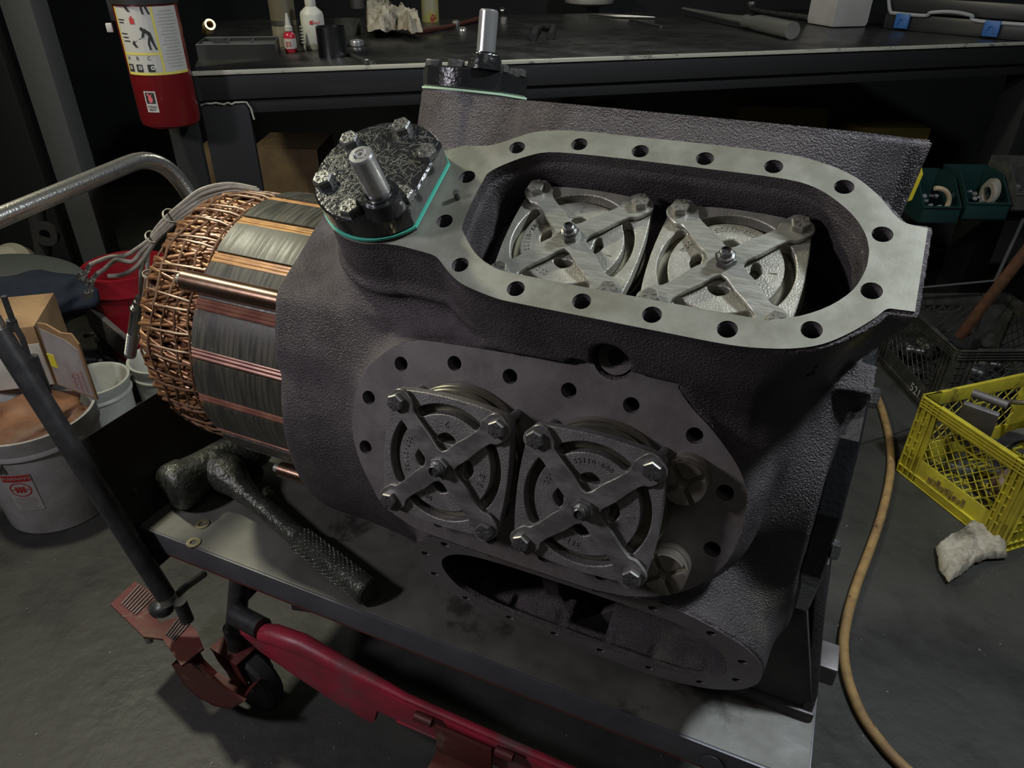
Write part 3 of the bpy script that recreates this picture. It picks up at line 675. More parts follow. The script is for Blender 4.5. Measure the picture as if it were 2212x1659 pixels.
# ---- motor leads
def P3(l, v=None): return [onv(x, y, vv) for x, y, vv in l]
lead_paths = [
 [(560, 412, .97), (500, 404, .95), (440, 418, .92), (395, 448, .89), (360, 480, .88), (330, 512, .87), (300, 535, .86), (270, 552, .85), (235, 556, .84), (208, 566, .84), (196, 572, .84)],
 [(566, 418, .97), (500, 412, .95), (440, 428, .92), (400, 455, .89), (364, 486, .88), (334, 516, .87), (305, 545, .86), (285, 565, .85), (250, 562, .84), (225, 582, .84), (212, 590, .84)],
 [(560, 424, .97), (500, 420, .95), (446, 436, .92), (402, 462, .89), (366, 492, .88), (336, 520, .87), (312, 556, .86), (290, 580, .85), (262, 594, .84), (236, 596, .84)],
 [(555, 408, .97), (495, 398, .95), (436, 410, .92), (392, 442, .89), (352, 478, .88), (326, 516, .87), (318, 560, .865), (322, 600, .86), (326, 640, .86)],
 [(570, 430, .97), (506, 428, .95), (450, 444, .92), (404, 470, .89), (358, 494, .88), (328, 524, .87), (308, 565, .86), (304, 610, .855), (306, 660, .85), (299, 710, .845), (296, 738, .84)],
]
for i, L_ in enumerate(lead_paths):
    s = B(); s.tube(cat(P3(L_), 6), .0042, 8); link('motor_lead', s.done(), WIRE, comp)
for i in range(4):
    s = B(); pts = [(318+i*6, 592+i*2, .835), (314+i*7, 625, .83), (310+i*7, 660, .83), (316+i*7, 700, .83), (330+i*7, 735-i*6, .835)]
    s.tube(cat(P3(pts), 6), .0045, 8); link('motor_lead', s.done(), WIREB, comp)
def tie(x, y, v, r, ax, label=None):
    c = onv(x, y, v); d = (onv(x+ax[0], y+ax[1], v)-c).normalized(); M_ = Matrix.Translation(c) @ d.to_track_quat('Z', 'Y').to_matrix().to_4x4()
    b = B(); b.lathe([(r-.0012, -.0022), (r, -.0022), (r, .0022), (r-.0012, .0022), (r-.0012, -.0022)], 22, M_); b.box((-r-.006, -.0035, -.003), (-r+.001, .0035, .003), .0008, M_); b.box((-r-.014, -.0008, -.002), (-r-.006, .0008, .002), M=M_)
    link('cable_tie', b.done(), TIE, comp)
tie(367, 466, .880, .013, (-10, 9)); tie(328, 512, .870, .012, (-8, 9)); tie(326, 592, .833, .014, (1, 10))
# faston terminals and the temperature probe
def terminal(x, y, x2, y2, v):
    p, q = onv(x, y, v), onv(x2, y2, v); d = (q-p).normalized(); M_ = Matrix.Translation(p) @ d.to_track_quat('X', 'Z').to_matrix().to_4x4()
    b = B(); b.cyl((0, 0, 0), (.014, 0, 0), .0035, n=10).box((.014, -.0012, -.001), (.026, .0012, .001)); b.box((.026, -.006, -.0015), (.040, .006, 0), .0004)
    b.box((.026, -.007, -.0015), (.040, -.0055, .004)); b.box((.026, .0055, -.0015), (.040, .007, .004)); b.box((.026, -.007, .003), (.040, -.002, .004)); b.box((.026, .002, .003), (.040, .007, .004)); b.done
    me = b.done(); me.transform(M_ @ Matrix.Scale(1.3, 4)); link('lead_terminal', me, ALU, comp)
terminal(197, 570, 172, 606, .84); terminal(213, 589, 200, 602, .84); terminal(200, 606, 190, 640, .84)
p, q = onv(299, 640, .83), onv(281, 768, .82); d = q-p
b_ = B(); b_.cyl(p, p+d*.08, .005).cyl(p+d*.08, p+d*.16, .0075).cyl(p+d*.16, p+d*.62, .0098).cyl(p+d*.62, q, .0105)
for k in range(12): b_.cyl(p+d*(.64+.028*k), p+d*(.652+.028*k), .0112, n=16)
M_ = Matrix.Translation(p+d*.21) @ d.to_track_quat('Z', 'Y').to_matrix().to_4x4()
b_.prism(circle(0, 0, .013, 6), -.003, .003, M_); b_.box((-.02, -.003, -.002), (-.008, .003, .002), M=M_)
link('temperature_probe', b_.done(), ALU, comp)
# ================================================================ CART
cart = thing('platform_cart', 'red steel lift cart with worn grey deck and tubular push handle, carrying the compressor', 'cart', (-.45, .86, 0), frame=MF)
V0, V1, U0, U1 = .637, 1.16, -1.035, .148
b = B(); b.box((U0, V0, DECK-.006), (U1, V1, DECK), .002); link('deck', b.done(), DECKM, cart, MF)
b = B(); b.box((U0, V0-.004, DECK-.048), (U1, V0+.002, DECK-.001), .0015); b.box((U0, V1-.003, DECK-.048), (U1, V1+.003, DECK-.001), .0015); b.box((U1-.002, V0, DECK-.048), (U1+.002, V1, DECK-.001), .001)
link('deck_lip', b.done(), LIPM, cart, MF)
b = B(); b.box((U0-.003, V0-.003, DECK-.05), (U0+.002, V1, DECK-.001), .001); link('deck_lip', b.done(), REDP, cart, MF)
b = B()
for (x0, x1) in ((U0+.002, U1-.01),): b.box((x0, V0-.003, DECK-.0535), (x1, V0+.004, DECK-.047), .001)
link('lip_edge', b.done(), REDD, cart, MF)
b = B(); b.lathe([(.0005, .0), (.014, .0), (.016, .002), (.016, .003), (.0005, .003)], 24, Matrix.Translation((.03, V0-.004, DECK-.030)) @ Matrix.Rotation(pi/2, 4, 'X')); link('lip_plug', b.done(), LIPM, cart, MF)
# scissor channel under the deck and side rails
b = B(); b.box((-.74, .72, .34), (.12, .75, .40), .003); b.box((-.80, .78, .30), (.12, .80, .36), .003); link('scissor_arm', b.done(), BLACKM, cart, MF)
b = B(); b.cyl((-.70, .66, .395), (-.58, .70, .385), .018); link('roller', b.done(), TUBED, cart, MF)
# front rail, an angle bar from the caster mount to the right
RZ = .235
rail_pts = [(-.88, .245), (-.80, .262), (-.45, .240), (-.30, .236), (.12, .232)]
b = B()
top = [(-.84, .268), (-.78, .292), (-.72, .290), (-.60, .270), (-.48, .254), (.14, .240)]
bot = [(-.84, .255), (-.80, .225), (-.72, .195), (-.62, .160), (-.555, .150), (-.545, .165), (-.540, .200), (-.48, .198), (.14, .185)]
MV = Matrix(((1, 0, 0, 0), (0, 0, 1, 0), (0, 1, 0, 0), (0, 0, 0, 1)))
b.prism(top+bot[::-1], .640, .648, MV, .002)
b.box((-.50, .642, .184), (.14, .672, .189), .0015)
b.tube([(-.83, .650, .262), (-.76, .652, .280), (-.70, .654, .282), (-.60, .656, .262), (-.48, .656, .246), (.14, .656, .232)], [.014, .020, .020, .016, .010, .008], 12)
link('front_rail', b.done(), REDP, cart, MF)
b = B(); b.cyl((-.895, .676, .205), (-.86, .72, .43), .020, n=16); b.cyl((-.88, .68, .285), (-.88, 1.10, .285), .017, n=16); b.cyl((-.87, .665, .270), (-.79, .652, .282), .021, n=16); link('frame_post', b.done(), TUBED, cart, MF)
b = B(); b.box((-.80, 1.10, .19), (.14, 1.12, .30), .003); link('rear_rail', b.done(), REDD, cart, MF)
# hinge plate on the rail
b = B(); b.box((-.405, .622, .190), (-.300, .628, .262), .001); b.box((-.405, .545, .186), (-.300, .628, .190), .001)
for x0, x1 in ((-.445, -.412), (-.293, -.262)): b.cyl((x0, .626, .262), (x1, .626, .262), .0085, n=16)
link('hinge_plate', b.done(), REDD, cart, MF)
# caster with swivel fork, wheel, brake pedal
def caster(base, full=True):
    b = B(); Wm = base @ Matrix.Translation((.03, 0, .070)) @ Matrix.Rotation(pi/2, 4, 'X')
    b.lathe([(.020, -.020), (.063, -.020), (.070, -.013), (.070, .013), (.063, .020), (.020, .020)], 36, Wm); w = link('wheel', b.done(), RUBBER, cart, MF)
    b = B(); b.lathe([(.0005, -.022), (.018, -.022), (.020, -.018), (.020, .018), (.018, .022), (.0005, .022)], 20, Wm); link('hub', b.done(), ALU, w, MF)
    f = B()
    for sy in (-1, 1):
        P = [(-.040, .150), (.035, .150), (.050, .11), (.047, .066), (.038, .055), (.022, .055), (.006, .085), (-.030, .12)]
        f.prism(P, sy*.031-.002, sy*.031+.002, base @ Matrix(((1, 0, 0, 0), (0, 0, 1, 0), (0, 1, 0, 0), (0, 0, 0, 1))), .001)
    f.box((-.045, -.033, .146), (.035, .033, .152), .002, base)
    fo = link('fork', f.done(), REDD, cart, MF)
    b = B(); b.cyl(base @ Vector((.03, -.040, .070)), base @ Vector((.03, .040, .070)), .007); b.prism(circle(0, 0, .012, 6), -.042, -.034, base @ Matrix.Translation((.03, 0, .070)) @ Matrix.Rotation(pi/2, 4, 'X')); link('axle', b.done(), ALU, fo, MF)
    b = B(); b.cyl(base @ Vector((0, 0, .150)), base @ Vector((0, 0, .21)), .018); link('swivel', b.done(), TUBED, fo, MF)
    return fo
caster(Matrix.Translation((-.900, .672, 0)) @ Matrix.Rotation(rad(-8), 4, 'Z'))
for x, y in ((-.78, 1.08), (.08, 1.08), (.085, .69)): caster(Matrix.Translation((x, y, 0)))
# curved red mud guard of the front caster
b = B()
P = [onv(x, y, .585) for x, y in ((372, 1438), (395, 1476), (425, 1505), (462, 1525), (500, 1532), (520, 1520))]
Q = [onv(x, y, .585) for x, y in ((430, 1438), (452, 1458), (478, 1484), (505, 1503), (522, 1512), (528, 1515))]
nv = MF.to_3x3() @ Vector((0, 1, 0))
def slab(bb, P, Q, off):
    v = [[bb.bm.verts.new(p) for p in P], [bb.bm.verts.new(q) for q in Q], [bb.bm.verts.new(q+off) for q in Q], [bb.bm.verts.new(p+off) for p in P]]
    n = len(P)
    for i in range(n-1):
        for k in range(4): bb.bm.faces.new((v[k][i], v[k][i+1], v[(k+1) % 4][i+1], v[(k+1) % 4][i]))
    for i in (0, n-1): bb.bm.faces.new([v[k][i] for k in range(4)])
slab(b, P, Q, nv*.006)
slab(b, P, [p+nv*.06 for p in P], Vector((0, 0, .004)))
link('caster_guard', b.done(), REDD, cart)
# foot pedal with two ribbed treads
ped = B(); pt = [(238, 1305), (292, 1255), (345, 1292), (330, 1318), (345, 1345), (392, 1330), (425, 1362), (440, 1400), (392, 1438), (362, 1395), (352, 1380), (310, 1375), (275, 1340)]
W_ = [onz(x, y, .215) for x, y in pt]; lo_ = [ped.bm.verts.new(p-Vector((0, 0, .005))) for p in W_]; hi_ = [ped.bm.verts.new(p) for p in W_]
ped.bm.faces.new(hi_); ped.bm.faces.new(lo_[::-1])
for i in range(len(pt)): j = (i+1) % len(pt); ped.bm.faces.new((lo_[i], lo_[j], hi_[j], hi_[i]))
pd = link('foot_pedal', ped.done(), REDD, cart)
def ribs(c, n):
    b = B()
    for k in range(n):
        t = k/(n-1); p = Vector(c[0]).lerp(Vector(c[1]), t); q = Vector(c[3]).lerp(Vector(c[2]), t); b.tube([p, q], .0022, 6)
    link('tread_ribs', b.done(), MACHD, pd)
ribs([onz(x, y, .216) for x, y in ((262, 1306), (292, 1328), (332, 1288), (300, 1264))], 7)
ribs([onz(x, y, .216) for x, y in ((358, 1372), (376, 1384), (408, 1348), (390, 1330))], 5)
b = B(); p = onz(320, 1376, .205); b.cyl(p+Vector((0, 0, -.012)), p+Vector((.0, 0, .004)), .008, n=14); link('pedal_bolt', b.done(), ALU, pd)
# base bracket of the handle, release linkage
hb = onv(361, 1292, .60); hbl = MF.inverted() @ hb
b = B(); b.ball(onv(352, 1312, .60), .022, (1, 1, .8), 2); b.cyl(onv(335, 1318, .60), onv(372, 1296, .62), .017); b.cyl(onv(388, 1300, .60), onv(405, 1340, .60), .012); link('handle_socket', b.done(), TUBED, cart)
b = B(); b.tube([onv(378, 1290, .62), onv(400, 1268, .66), onv(440, 1240, .72)], .008, 10); link('release_rod', b.done(), TUBED, cart)
# hoop handle: near upright, grip bar, far upright
sl = -.36; base = Vector((hbl.x, .60, hbl.z)); far = Vector((hbl.x, 1.06, hbl.z))
K = .635; rb = .085
def hp(k, v): return Vector((base.x+sl*k, v, base.z+k))
def bend(c0, c1, c2, n=10):
    return [c0*(1-t)**2+c1*2*t*(1-t)+c2*t*t for t in [i/n for i in range(n+1)]]
pts = [hp(-.01, .60), hp(.25, .60), hp(K-.09, .60)]+bend(hp(K-.07, .60), hp(K+.025, .60), hp(K+.030, .69))+bend(hp(K+.050, 1.06-.10), hp(K+.060, 1.06), hp(K-.06, 1.06))+[hp(.3, 1.06), hp(-.01, 1.06)]
b = B(); b.tube(pts, .0158, 18, M=MF); link('push_handle', b.done(), TUBEM, cart, ang=60)
for k_, v_ in ((.52, .60), (.33, 1.06)):
    b = B(); b.cyl(hp(.005, v_), hp(k_, v_), .0172, n=18); link('handle_sleeve', b.done(), TUBED, cart, MF)
b = B(); q = [hp(.05, .592), hp(.312, .592), hp(.312, 1.068), hp(.05, 1.068)]; nn = Vector((cos(math.atan(.4)), 0, sin(math.atan(.4))))
lo_ = [b.bm.verts.new(p-nn*.015) for p in q]; hi_ = [b.bm.verts.new(p-nn*.018) for p in q]
b.bm.faces.new(lo_); b.bm.faces.new(hi_[::-1])
for i in range(4): b.bm.faces.new((lo_[i], lo_[(i+1) % 4], hi_[(i+1) % 4], hi_[i]))
pn = link('handle_panel', b.done(), mat('panel_black', (.018, .017, .016), .5, .2), cart, MF)
b = B()
for k, v in ((.300, .604), (.19, .66), (.30, 1.03)): b.lathe([(.006, 0), (.005, .003), (.0005, .0035)], 12, Matrix.Translation(hp(k, v)-nn*.0148) @ nn.to_track_quat('Z', 'Y').to_matrix().to_4x4())
link('panel_screws', b.done(), TUBED, pn, MF)['kind'] = 'stuff'
# ================================================================ ON THE DECK
ham = thing('sledge_hammer', 'black soft-faced hammer with knurled grip lying on the cart deck', 'hammer', (-.78, .74, DECK), frame=MF)
hd = Vector((.25, .968, 0)).normalized(); hx = Vector((.955, -.285, 0)); hc = Vector((-.965, .785, DECK+.050))
Mh = Matrix.Translation(hc) @ hd.to_track_quat('Z', 'Y').to_matrix().to_4x4()
b = B(); b.lathe([(.0005, -.100), (.034, -.100), (.043, -.094), (.047, -.084), (.046, -.060), (.042, -.054), (.040, -.03), (.040, .03), (.042, .054), (.046, .060), (.047, .084), (.043, .096), (.0005, .100)], 40, Mh)
me = b.done()
for v_ in me.vertices:
    if random.random() < .3: v_.co += Vector((random.uniform(-1, 1), random.uniform(-1, 1), random.uniform(-1, 1)))*.0014
link('hammer_head', me, HAMM, ham, MF, 45)
dz = lambda z: Vector((0, 0, z-.050))
b = B(); b.tube([hc+hx*.005, hc+hx*.040, hc+hx*.062+dz(.046), hc+hx*.085+dz(.040), hc+hx*.125+dz(.034), hc+hx*.25+dz(.026), hc+hx*.27+dz(.025)], [.040, .039, .032, .024, .0185, .0175, .019], 22)
link('handle', b.done(), HAMM, ham, MF, 60)
g0 = hc+hx*.265+dz(.0255); g1 = hc+hx*.455+dz(.0235); gd = (g1-g0); b = B(); b.tube([g0, g0+gd*.03, g1-gd*.14, g1-gd*.12, g1-gd*.02, g1], [.018, .0215, .0215, .0225, .0235, .020], 22)
gr = link('grip', b.done(), HAMM, ham, MF, 40)
b = B(); gn = gd.normalized(); sd_ = gn.cross(Vector((0, 0, 1))).normalized()
for i in range(26):
    for k in range(16):
        a = 2*pi*(k+.5*(i % 2))/16; p = g0+gd*(.05+.031*i)+(sd_*cos(a)+Vector((0, 0, 1))*sin(a))*.0216
        b.ball(p, .0017, (1.4, 1, 1), 1)
link('knurling', b.done(), HAMM, gr, MF)['kind'] = 'stuff'
def washer(x, y, lab, tilt=0):
    p = MF.inverted() @ onz(x, y, DECK+.001); b = B(); b.lathe([(.0062, 0), (.0125, 0), (.0125, .0022), (.0062, .0022), (.0062, 0)], 28, Matrix.Translation((p.x, p.y, DECK)))
    single('washer', b.done(), mat('yellow_zinc', (.55, .50, .30), .3, .8), lab, 'washer', MF, 'loose washers on the cart deck')
washer(437, 1132, 'small yellowish flat washer on the deck, closest to the hammer head'); washer(418, 1172, 'small yellowish flat washer near the front edge of the deck')
# oil stain flakes on the deck under the open crankcase
# ================================================================ FLOOR THINGS
# air hose
def pz(l, z): return [onz(x, y, z) for x, y in l]
hz = .011
b = B(); b.tube(cat(pz([(1840, 800), (1872, 830), (1897, 862), (1918, 930), (1925, 985), (1921, 1040), (1905, 1110), (1880, 1185), (1850, 1265), (1829, 1340), (1822, 1400), (1832, 1470), (1862, 1545), (1908, 1610), (1950, 1655), (2010, 1710)], hz), 8), .0115, 14)
single('air_hose', b.done(), HOSE, 'tan rubber air hose curving over the floor right of the cart', 'hose', ang=70)
# yellow milk crate
CR = Matrix.Translation((1.199, 1.770, 0)) @ Matrix(((.33, .944, 0, 0), (-.944, .33, 0, 0), (0, 0, 1, 0), (0, 0, 0, 1)))
LX, LY, HZ = .365, .47, .275
def crate(frame, m, name, label, LX=.365, LY=.47, HZ=.275, ring=True):
    t = thing(name, label, 'crate', tuple(frame @ Vector((LX/2, LY/2, 0))), 0, 'milk crates on the floor')
    th = .006
    def wall(n, M, L):
        b = B(); b.box((0, -th/2, 0), (L, th/2, .085), .001, M); b.box((0, -th/2, 0), (.062, th/2, HZ), .001, M); b.box((L-.062, -th/2, 0), (L, th/2, HZ), .001, M); b.box((0, -th/2, HZ-.045), (L, th/2, HZ), .001, M)
        for z in (.004, .03, HZ-.004, HZ-.014, HZ-.024, HZ-.034): b.box((0, -th/2-.007, z-.0018), (L, -th/2, z+.0018), 0, M)
        for x in (.002, .022, .042, .060, L-.060, L-.042, L-.022, L-.002): b.box((x-.0015, -th/2-.006, 0), (x+.0015, -th/2, HZ), 0, M)
        for z in (.07, .10, .13, .16, .19, .215): 
            for x0 in (.002, L-.06): b.box((x0, -th/2-.004, z-.001), (x0+.035, -th/2, z+.001), 0, M)
        w = link('side_wall', b.done(), m, t, frame)
        g = B(); n_ = 9; x0, x1, z0, z1 = .058, L-.058, .082, HZ-.042; H_ = z1-z0; Wd = x1-x0
        for k in range(-5, 14):
            for s_ in (1, -1):
                xa = x0+Wd*k/8.; p = [xa, z0]; q = [xa+s_*H_*.9, z1]
                # clip to the window
                (ax_, az), (bx_, bz) = p, q
                def cl(ax_, az, bx_, bz):
                    if ax_ > bx_: r = cl(bx_, bz, ax_, az); return r and (r[2], r[3], r[0], r[1])
                    if bx_ < x0 or ax_ > x1: return None
                    s = (bz-az)/(bx_-ax_)
                    if ax_ < x0: az += s*(x0-ax_); ax_ = x0
                    if bx_ > x1: bz += s*(x1-bx_); bx_ = x1
                    return ax_, az, bx_, bz
                c = cl(ax_, az, bx_, bz)
                if c and math.hypot(c[2]-c[0], c[3]-c[1]) > .01:
                    if ring and abs((c[1]+c[3])/2-(z1-.015)) < .02 and abs((c[0]+c[2])/2-L/2) < .05: continue
                    g.tube([M @ Vector((c[0], 0, c[1])), M @ Vector((c[2], 0, c[3]))], .0018, 4)
        # hand hole rim
        cx, cz = L/2, z1-.004; P = [(cx-.05, cz-.016), (cx-.05, cz+.012), (cx+.05, cz+.012), (cx+.05, cz-.016), (cx+.03, cz-.030), (cx-.03, cz-.030)]
        g.tube([M @ Vector((x, 0, z)) for x, z in P], .003, 6, closed=True)
        link('lattice', g.done(), m, w, frame)['kind'] = 'stuff'
        return w
    w0 = wall(0, Matrix(), LX)
    wall(1, Matrix.Translation((LX, 0, 0)) @ Matrix.Rotation(pi/2, 4, 'Z'), LY)
    wall(2, Matrix.Translation((LX, LY, 0)) @ Matrix.Rotation(pi, 4, 'Z'), LX)
    wall(3, Matrix.Translation((0, LY, 0)) @ Matrix.Rotation(-pi/2, 4, 'Z'), LY)
    b = B()
    for k in range(11): b.box((0, LY*k/10-.003, .002), (LX, LY*k/10+.003, .008)); b.box((LX*k/10-.003, 0, .002), (LX*k/10+.003, LY, .008))
    link('bottom_grid', b.done(), m, t, frame)['kind'] = 'stuff'
    return t, w0
yc, yw = crate(CR, YELP, 'milk_crate', 'yellow plastic milk crate of scrap metal parts on the floor at right')
b = B()
for i in range(9):
    x = .105+i*.0145; b.box((x, -.0062, .030+random.uniform(0, .010)), (x+.009, -.0036, .062+random.uniform(-.008, .006)), 0, Matrix.Rotation(0, 4, 'X'))
link('worn_lettering', b.done(), mat('worn_brown_ink', (.17, .10, .05), .7, c2=(.35, .28, .06), ns=60), yw, CR)['kind'] = 'stuff'
# scrap in the yellow crate
def scrap(name, label, me, m, cat, group=None, fr=CR): return single(name, me, m, label, cat, fr, group)
b = B(); b.box((-.045, -.008, 0), (.045, .008, .17), .004, Matrix.Translation((.10, .11, .14)) @ Matrix.Rotation(.5, 4, 'Z') @ Matrix.Rotation(.35, 4, 'X')); b.cyl((.06, .10, .30), (.14, .14, .30), .012)
scrap('steel_bracket', 'dark thick steel bracket standing up in the near corner of the yellow crate', b.done(), MACHD, 'bracket')
b = B(); b.lathe([(.05, 0), (.085, .002), (.085, .02), (.05, .022), (.05, 0)], 30, Matrix.Translation((.23, .17, .17)) @ Matrix.Rotation(1.0, 4, 'X'))
scrap('gear_ring', 'dark metal ring leaning inside the yellow crate', b.done(), TUBED, 'ring')
b = B(); b.lathe([(.0005, 0), (.05, 0), (.055, .03), (.03, .05), (.03, .09), (.0005, .09)], 24, Matrix.Translation((.27, .07, .12)) @ Matrix.Rotation(.8, 4, 'Y'))
scrap('bearing_housing', 'rust-brown cast bearing housing in the yellow crate, at the frame edge', b.done(), mat('rusty_iron', (.12, .07, .05), .6, .5, c2=(.2, .14, .1), ns=20), 'casting')
b = B()
for i in range(7):
    x, y, z = random.uniform(.06, .3), random.uniform(.25, .42), random.uniform(.12, .2); a = random.uniform(0, 3)
    b = B(); b.tube([(x-.06*cos(a), y-.06*sin(a), z), (x, y, z+.03), (x+.07*cos(a), y+.05*sin(a), z+.01)], random.choice((.008, .012, .006)), 10)
    scrap('scrap_rod', 'bent scrap metal rod piled in the back of the yellow crate', b.done(), random.choice((MACHD, TUBED, BRASSY)), 'rod', 'scrap rods in the yellow crate')
for i in range(10):
    x, y = random.uniform(.05, .31), random.uniform(.05, .42); M_ = Matrix.Translation((x, y, random.uniform(.03, .10))) @ Matrix.Rotation(random.uniform(0, 3), 4, 'Z') @ Matrix.Rotation(random.uniform(-.6, .6), 4, 'X')
    b = B(); b.box((-.035, -.02, -.012), (.035, .02, .012), .004, M_); b.cyl(M_ @ Vector((0, 0, .012)), M_ @ Vector((0, 0, .025)), .012)
    scrap('machine_part', 'dark greasy machine part lying low inside the yellow crate', b.done(), random.choice((MACHD, TUBED, BOLTB)), 'part', 'greasy parts low in the yellow crate')
# black milk crate behind
CK = Matrix.Translation((1.44, 2.02, 0)) @ Matrix.Rotation(rad(90), 4, 'Z') @ Matrix.Translation((0, 0, 0))
CK = Matrix.Translation((1.42, 2.46, 0)) @ Matrix.Rotation(rad(-88), 4, 'Z')
bc, bw = crate(CK, BLKP, 'milk_crate', 'black plastic milk crate of small parts behind the yellow crate', .42, .42, .28, False)
me = text_mesh('521', .045, .0006); me.transform(Matrix.Translation((.30, -.0105, .045)) @ Matrix.Rotation(pi/2, 4, 'X')); link('stencilled_number', me, INKW, bw, CK, smooth=False)
for i in range(26):
    x, y = random.uniform(.04, .38), random.uniform(.04, .38); M_ = Matrix.Translation((x, y, .015+.14*random.random())) @ Matrix.Rotation(random.uniform(0, 3), 4, 'Z') @ Matrix.Rotation(random.uniform(-1, 1), 4, 'X')
    b = B()
    if i % 3: b.cyl(M_ @ Vector((-.03, 0, 0)), M_ @ Vector((.03, 0, 0)), random.uniform(.008, .02), n=14)
    else: b.box((-.03, -.015, -.01), (.03, .015, .01), .003, M_)
    single('pipe_fitting', b.done(), random.choice((ALU, MACHD, TUBED, BOLTB)), 'small dull metal fitting heaped inside the black crate', 'fitting', CK, 'metal fittings in the black crate')
b = B(); b.prism([(0, .0), (.09, .0), (.11, .05), (.07, .14), (.02, .16), (0, .10)], 0, .006, Matrix.Translation((1.80, 2.24, .24)) @ Matrix.Rotation(.3, 4, 'Z') @ Matrix.Rotation(1.2, 4, 'X'), .001)
single('sheet_bracket', b.done(), TUBED, 'grey sheet metal bracket leaning over the back of the black crate', 'bracket')
# rag by the yellow crate
def crumple(pts2, z, amp, m, name, label, cat_, seed, thick=.0, sub=3, hscale=1., kind=None):
    rr = random.Random(seed); bm = bmesh.new(); W = [onz(x, y, z) for x, y in pts2]; c = sum(W, Vector())/len(W)
    vs_ = [bm.verts.new(p) for p in W]; cv = bm.verts.new(c)
    for i in range(len(vs_)): bm.faces.new((vs_[i], vs_[(i+1) % len(vs_)], cv))
    bmesh.ops.subdivide_edges(bm, edges=bm.edges[:], cuts=sub+5, use_grid_fill=True); bmesh.ops.triangulate(bm, faces=bm.faces[:])
    ph = [(rr.uniform(30, 75), rr.uniform(0, 6.3), rr.uniform(0, 6.3), rr.uniform(.4, 1)) for _ in range(7)]+[(rr.uniform(90, 190), rr.uniform(0, 6.3), rr.uniform(0, 6.3), rr.uniform(.12, .3)) for _ in range(6)]
    bd = {v for e in bm.edges if e.is_boundary for v in e.verts}
    for v in bm.verts:
        d = min((v.co-w).length for w in W); e = 1 if v not in bd else .35
        h = sum(abs(sin(f*(v.co.x*cos(a)+v.co.y*sin(a))+b_))*w for f, a, b_, w in ph)/4
        v.co.z = z+amp*h*e*hscale+.001
        v.co.x += rr.uniform(-.001, .001); v.co.y += rr.uniform(-.001, .001)
    r = bmesh.ops.solidify(bm, geom=bm.faces[:], thickness=-.002)
    me = mesh(bm); return single(name, me, m, label, cat_, ang=180, kind=kind)
crumple([(2018, 1190), (2060, 1165), (2090, 1140), (2150, 1165), (2172, 1212), (2130, 1215), (2100, 1225), (2070, 1250), (2045, 1267), (2025, 1235)], .0, .036, RAGM, 'shop_rag', 'dirty cream rag lying on the floor beside the yellow crate', 'rag', 3, sub=5)
# white bucket with brown bag, left
def bucket(name, label, c, r0, r1, h, m, rim=True, M=None, group=None, inner=True):
    t = thing(name, label, 'bucket', c, 0, group)
    F = Matrix.Translation(c) @ (M or Matrix()); b = B()
    b.lathe([(.0005, 0), (r0, 0), (r0+.003, .004), (r0+(r1-r0)*.82, h*.82), (r0+(r1-r0)*.82+.006, h*.82), (r0+(r1-r0)*.82+.006, h*.835), (r1-.002, h*.86), (r1+.005, h-.012), (r1+.006, h), (r1-.002, h), (r1-.006, h-.008), (r0-.004, .006), (.0005, .006)], 44, F)
    link('bucket_shell', b.done(), m, t); return t, F
wb, WF = bucket('plastic_bucket', 'off-white plastic bucket with a red warning label, stuffed with brown paper', (-1.285, 1.585, 0), .135, .158, .315, GREYP)
b = B()
for s_ in (-1,):
    a0 = rad(-52); q = Vector((.160*cos(a0), .160*sin(a0), .262))
    for k in range(3):
        a = rad(-100+k*4.5); b.cyl(WF @ Vector((.148*cos(a), .148*sin(a), .250)), WF @ Vector((.170*cos(a), .170*sin(a), .250)), .007, n=12)
link('handle_lug', b.done(), GREYP, wb)
def wrap(me_list, F, r, a0, z0, tp=0.):
    """flat (x, y, 0) meshes bent onto a cylinder of radius r about F's z axis"""
    out = []
    for me in me_list:
        for v in me.vertices:
            x, y, z = v.co; a = a0+x/r; R = r+z+tp*(z0+y); v.co = Vector((R*cos(a), R*sin(a), z0+y))
        me.transform(F); out.append(me)
    return out
def rect(w, h, x=0, y=0, z=0, n=10):
    b = bmesh.new(); 
    for i in range(n):
        xa, xb = x-w/2+w*i/n, x-w/2+w*(i+1)/n; b.faces.new([b.verts.new(p) for p in ((xa, y-h/2, z), (xb, y-h/2, z), (xb, y+h/2, z), (xa, y+h/2, z))])
    bmesh.ops.remove_doubles(b, verts=b.verts[:], dist=1e-6); return mesh(b)
def ringm(r0, r1, x, y, z, n=28, sx=1):
    b = bmesh.new()
    for i in range(n):
        a, c = 2*pi*i/n, 2*pi*(i+1)/n; b.faces.new([b.verts.new((x+r*cos(t)*sx, y+r*sin(t), z)) for r, t in ((r0, a), (r1, a), (r1, c), (r0, c))])
    bmesh.ops.remove_doubles(b, verts=b.verts[:], dist=1e-6); return mesh(b)
TP = (.158-.135)/.315
def lab(name, ms, m, par, F, r, a0, z0, tp): 
    ms = wrap(ms, F, r, a0, z0, tp); me = merge([(q, Matrix()) for q in ms]); return link(name, me, m, par, smooth=False)
A0 = rad(-83)
lab('warning_label', [rect(.064, .125, 0, 0, .0012)], INKW, wb, WF, .1365, A0, .155, TP)
lab('label_header', [rect(.062, .022, 0, .050, .0018)], INKR, wb, WF, .1365, A0, .155, TP)
lab('label_symbol', [ringm(.021, .024, 0, .012, .0018), rect(.04, .003, 0, .012, .0018, 4)]+[rect(.006, .02, dx, .012, .0018, 1) for dx in (-.008, .0, .008)], INKR, wb, WF, .1365, A0, .155, TP)['kind'] = 'stuff'
lab('label_text', [rect(random.uniform(.035, .052), .0022, 0, -.018-.0062*k, .0018) for k in range(7)], GLABEL, wb, WF, .1365, A0, .155, TP)['kind'] = 'stuff'
t_ = text_mesh('WARNING', .013, .0001); 
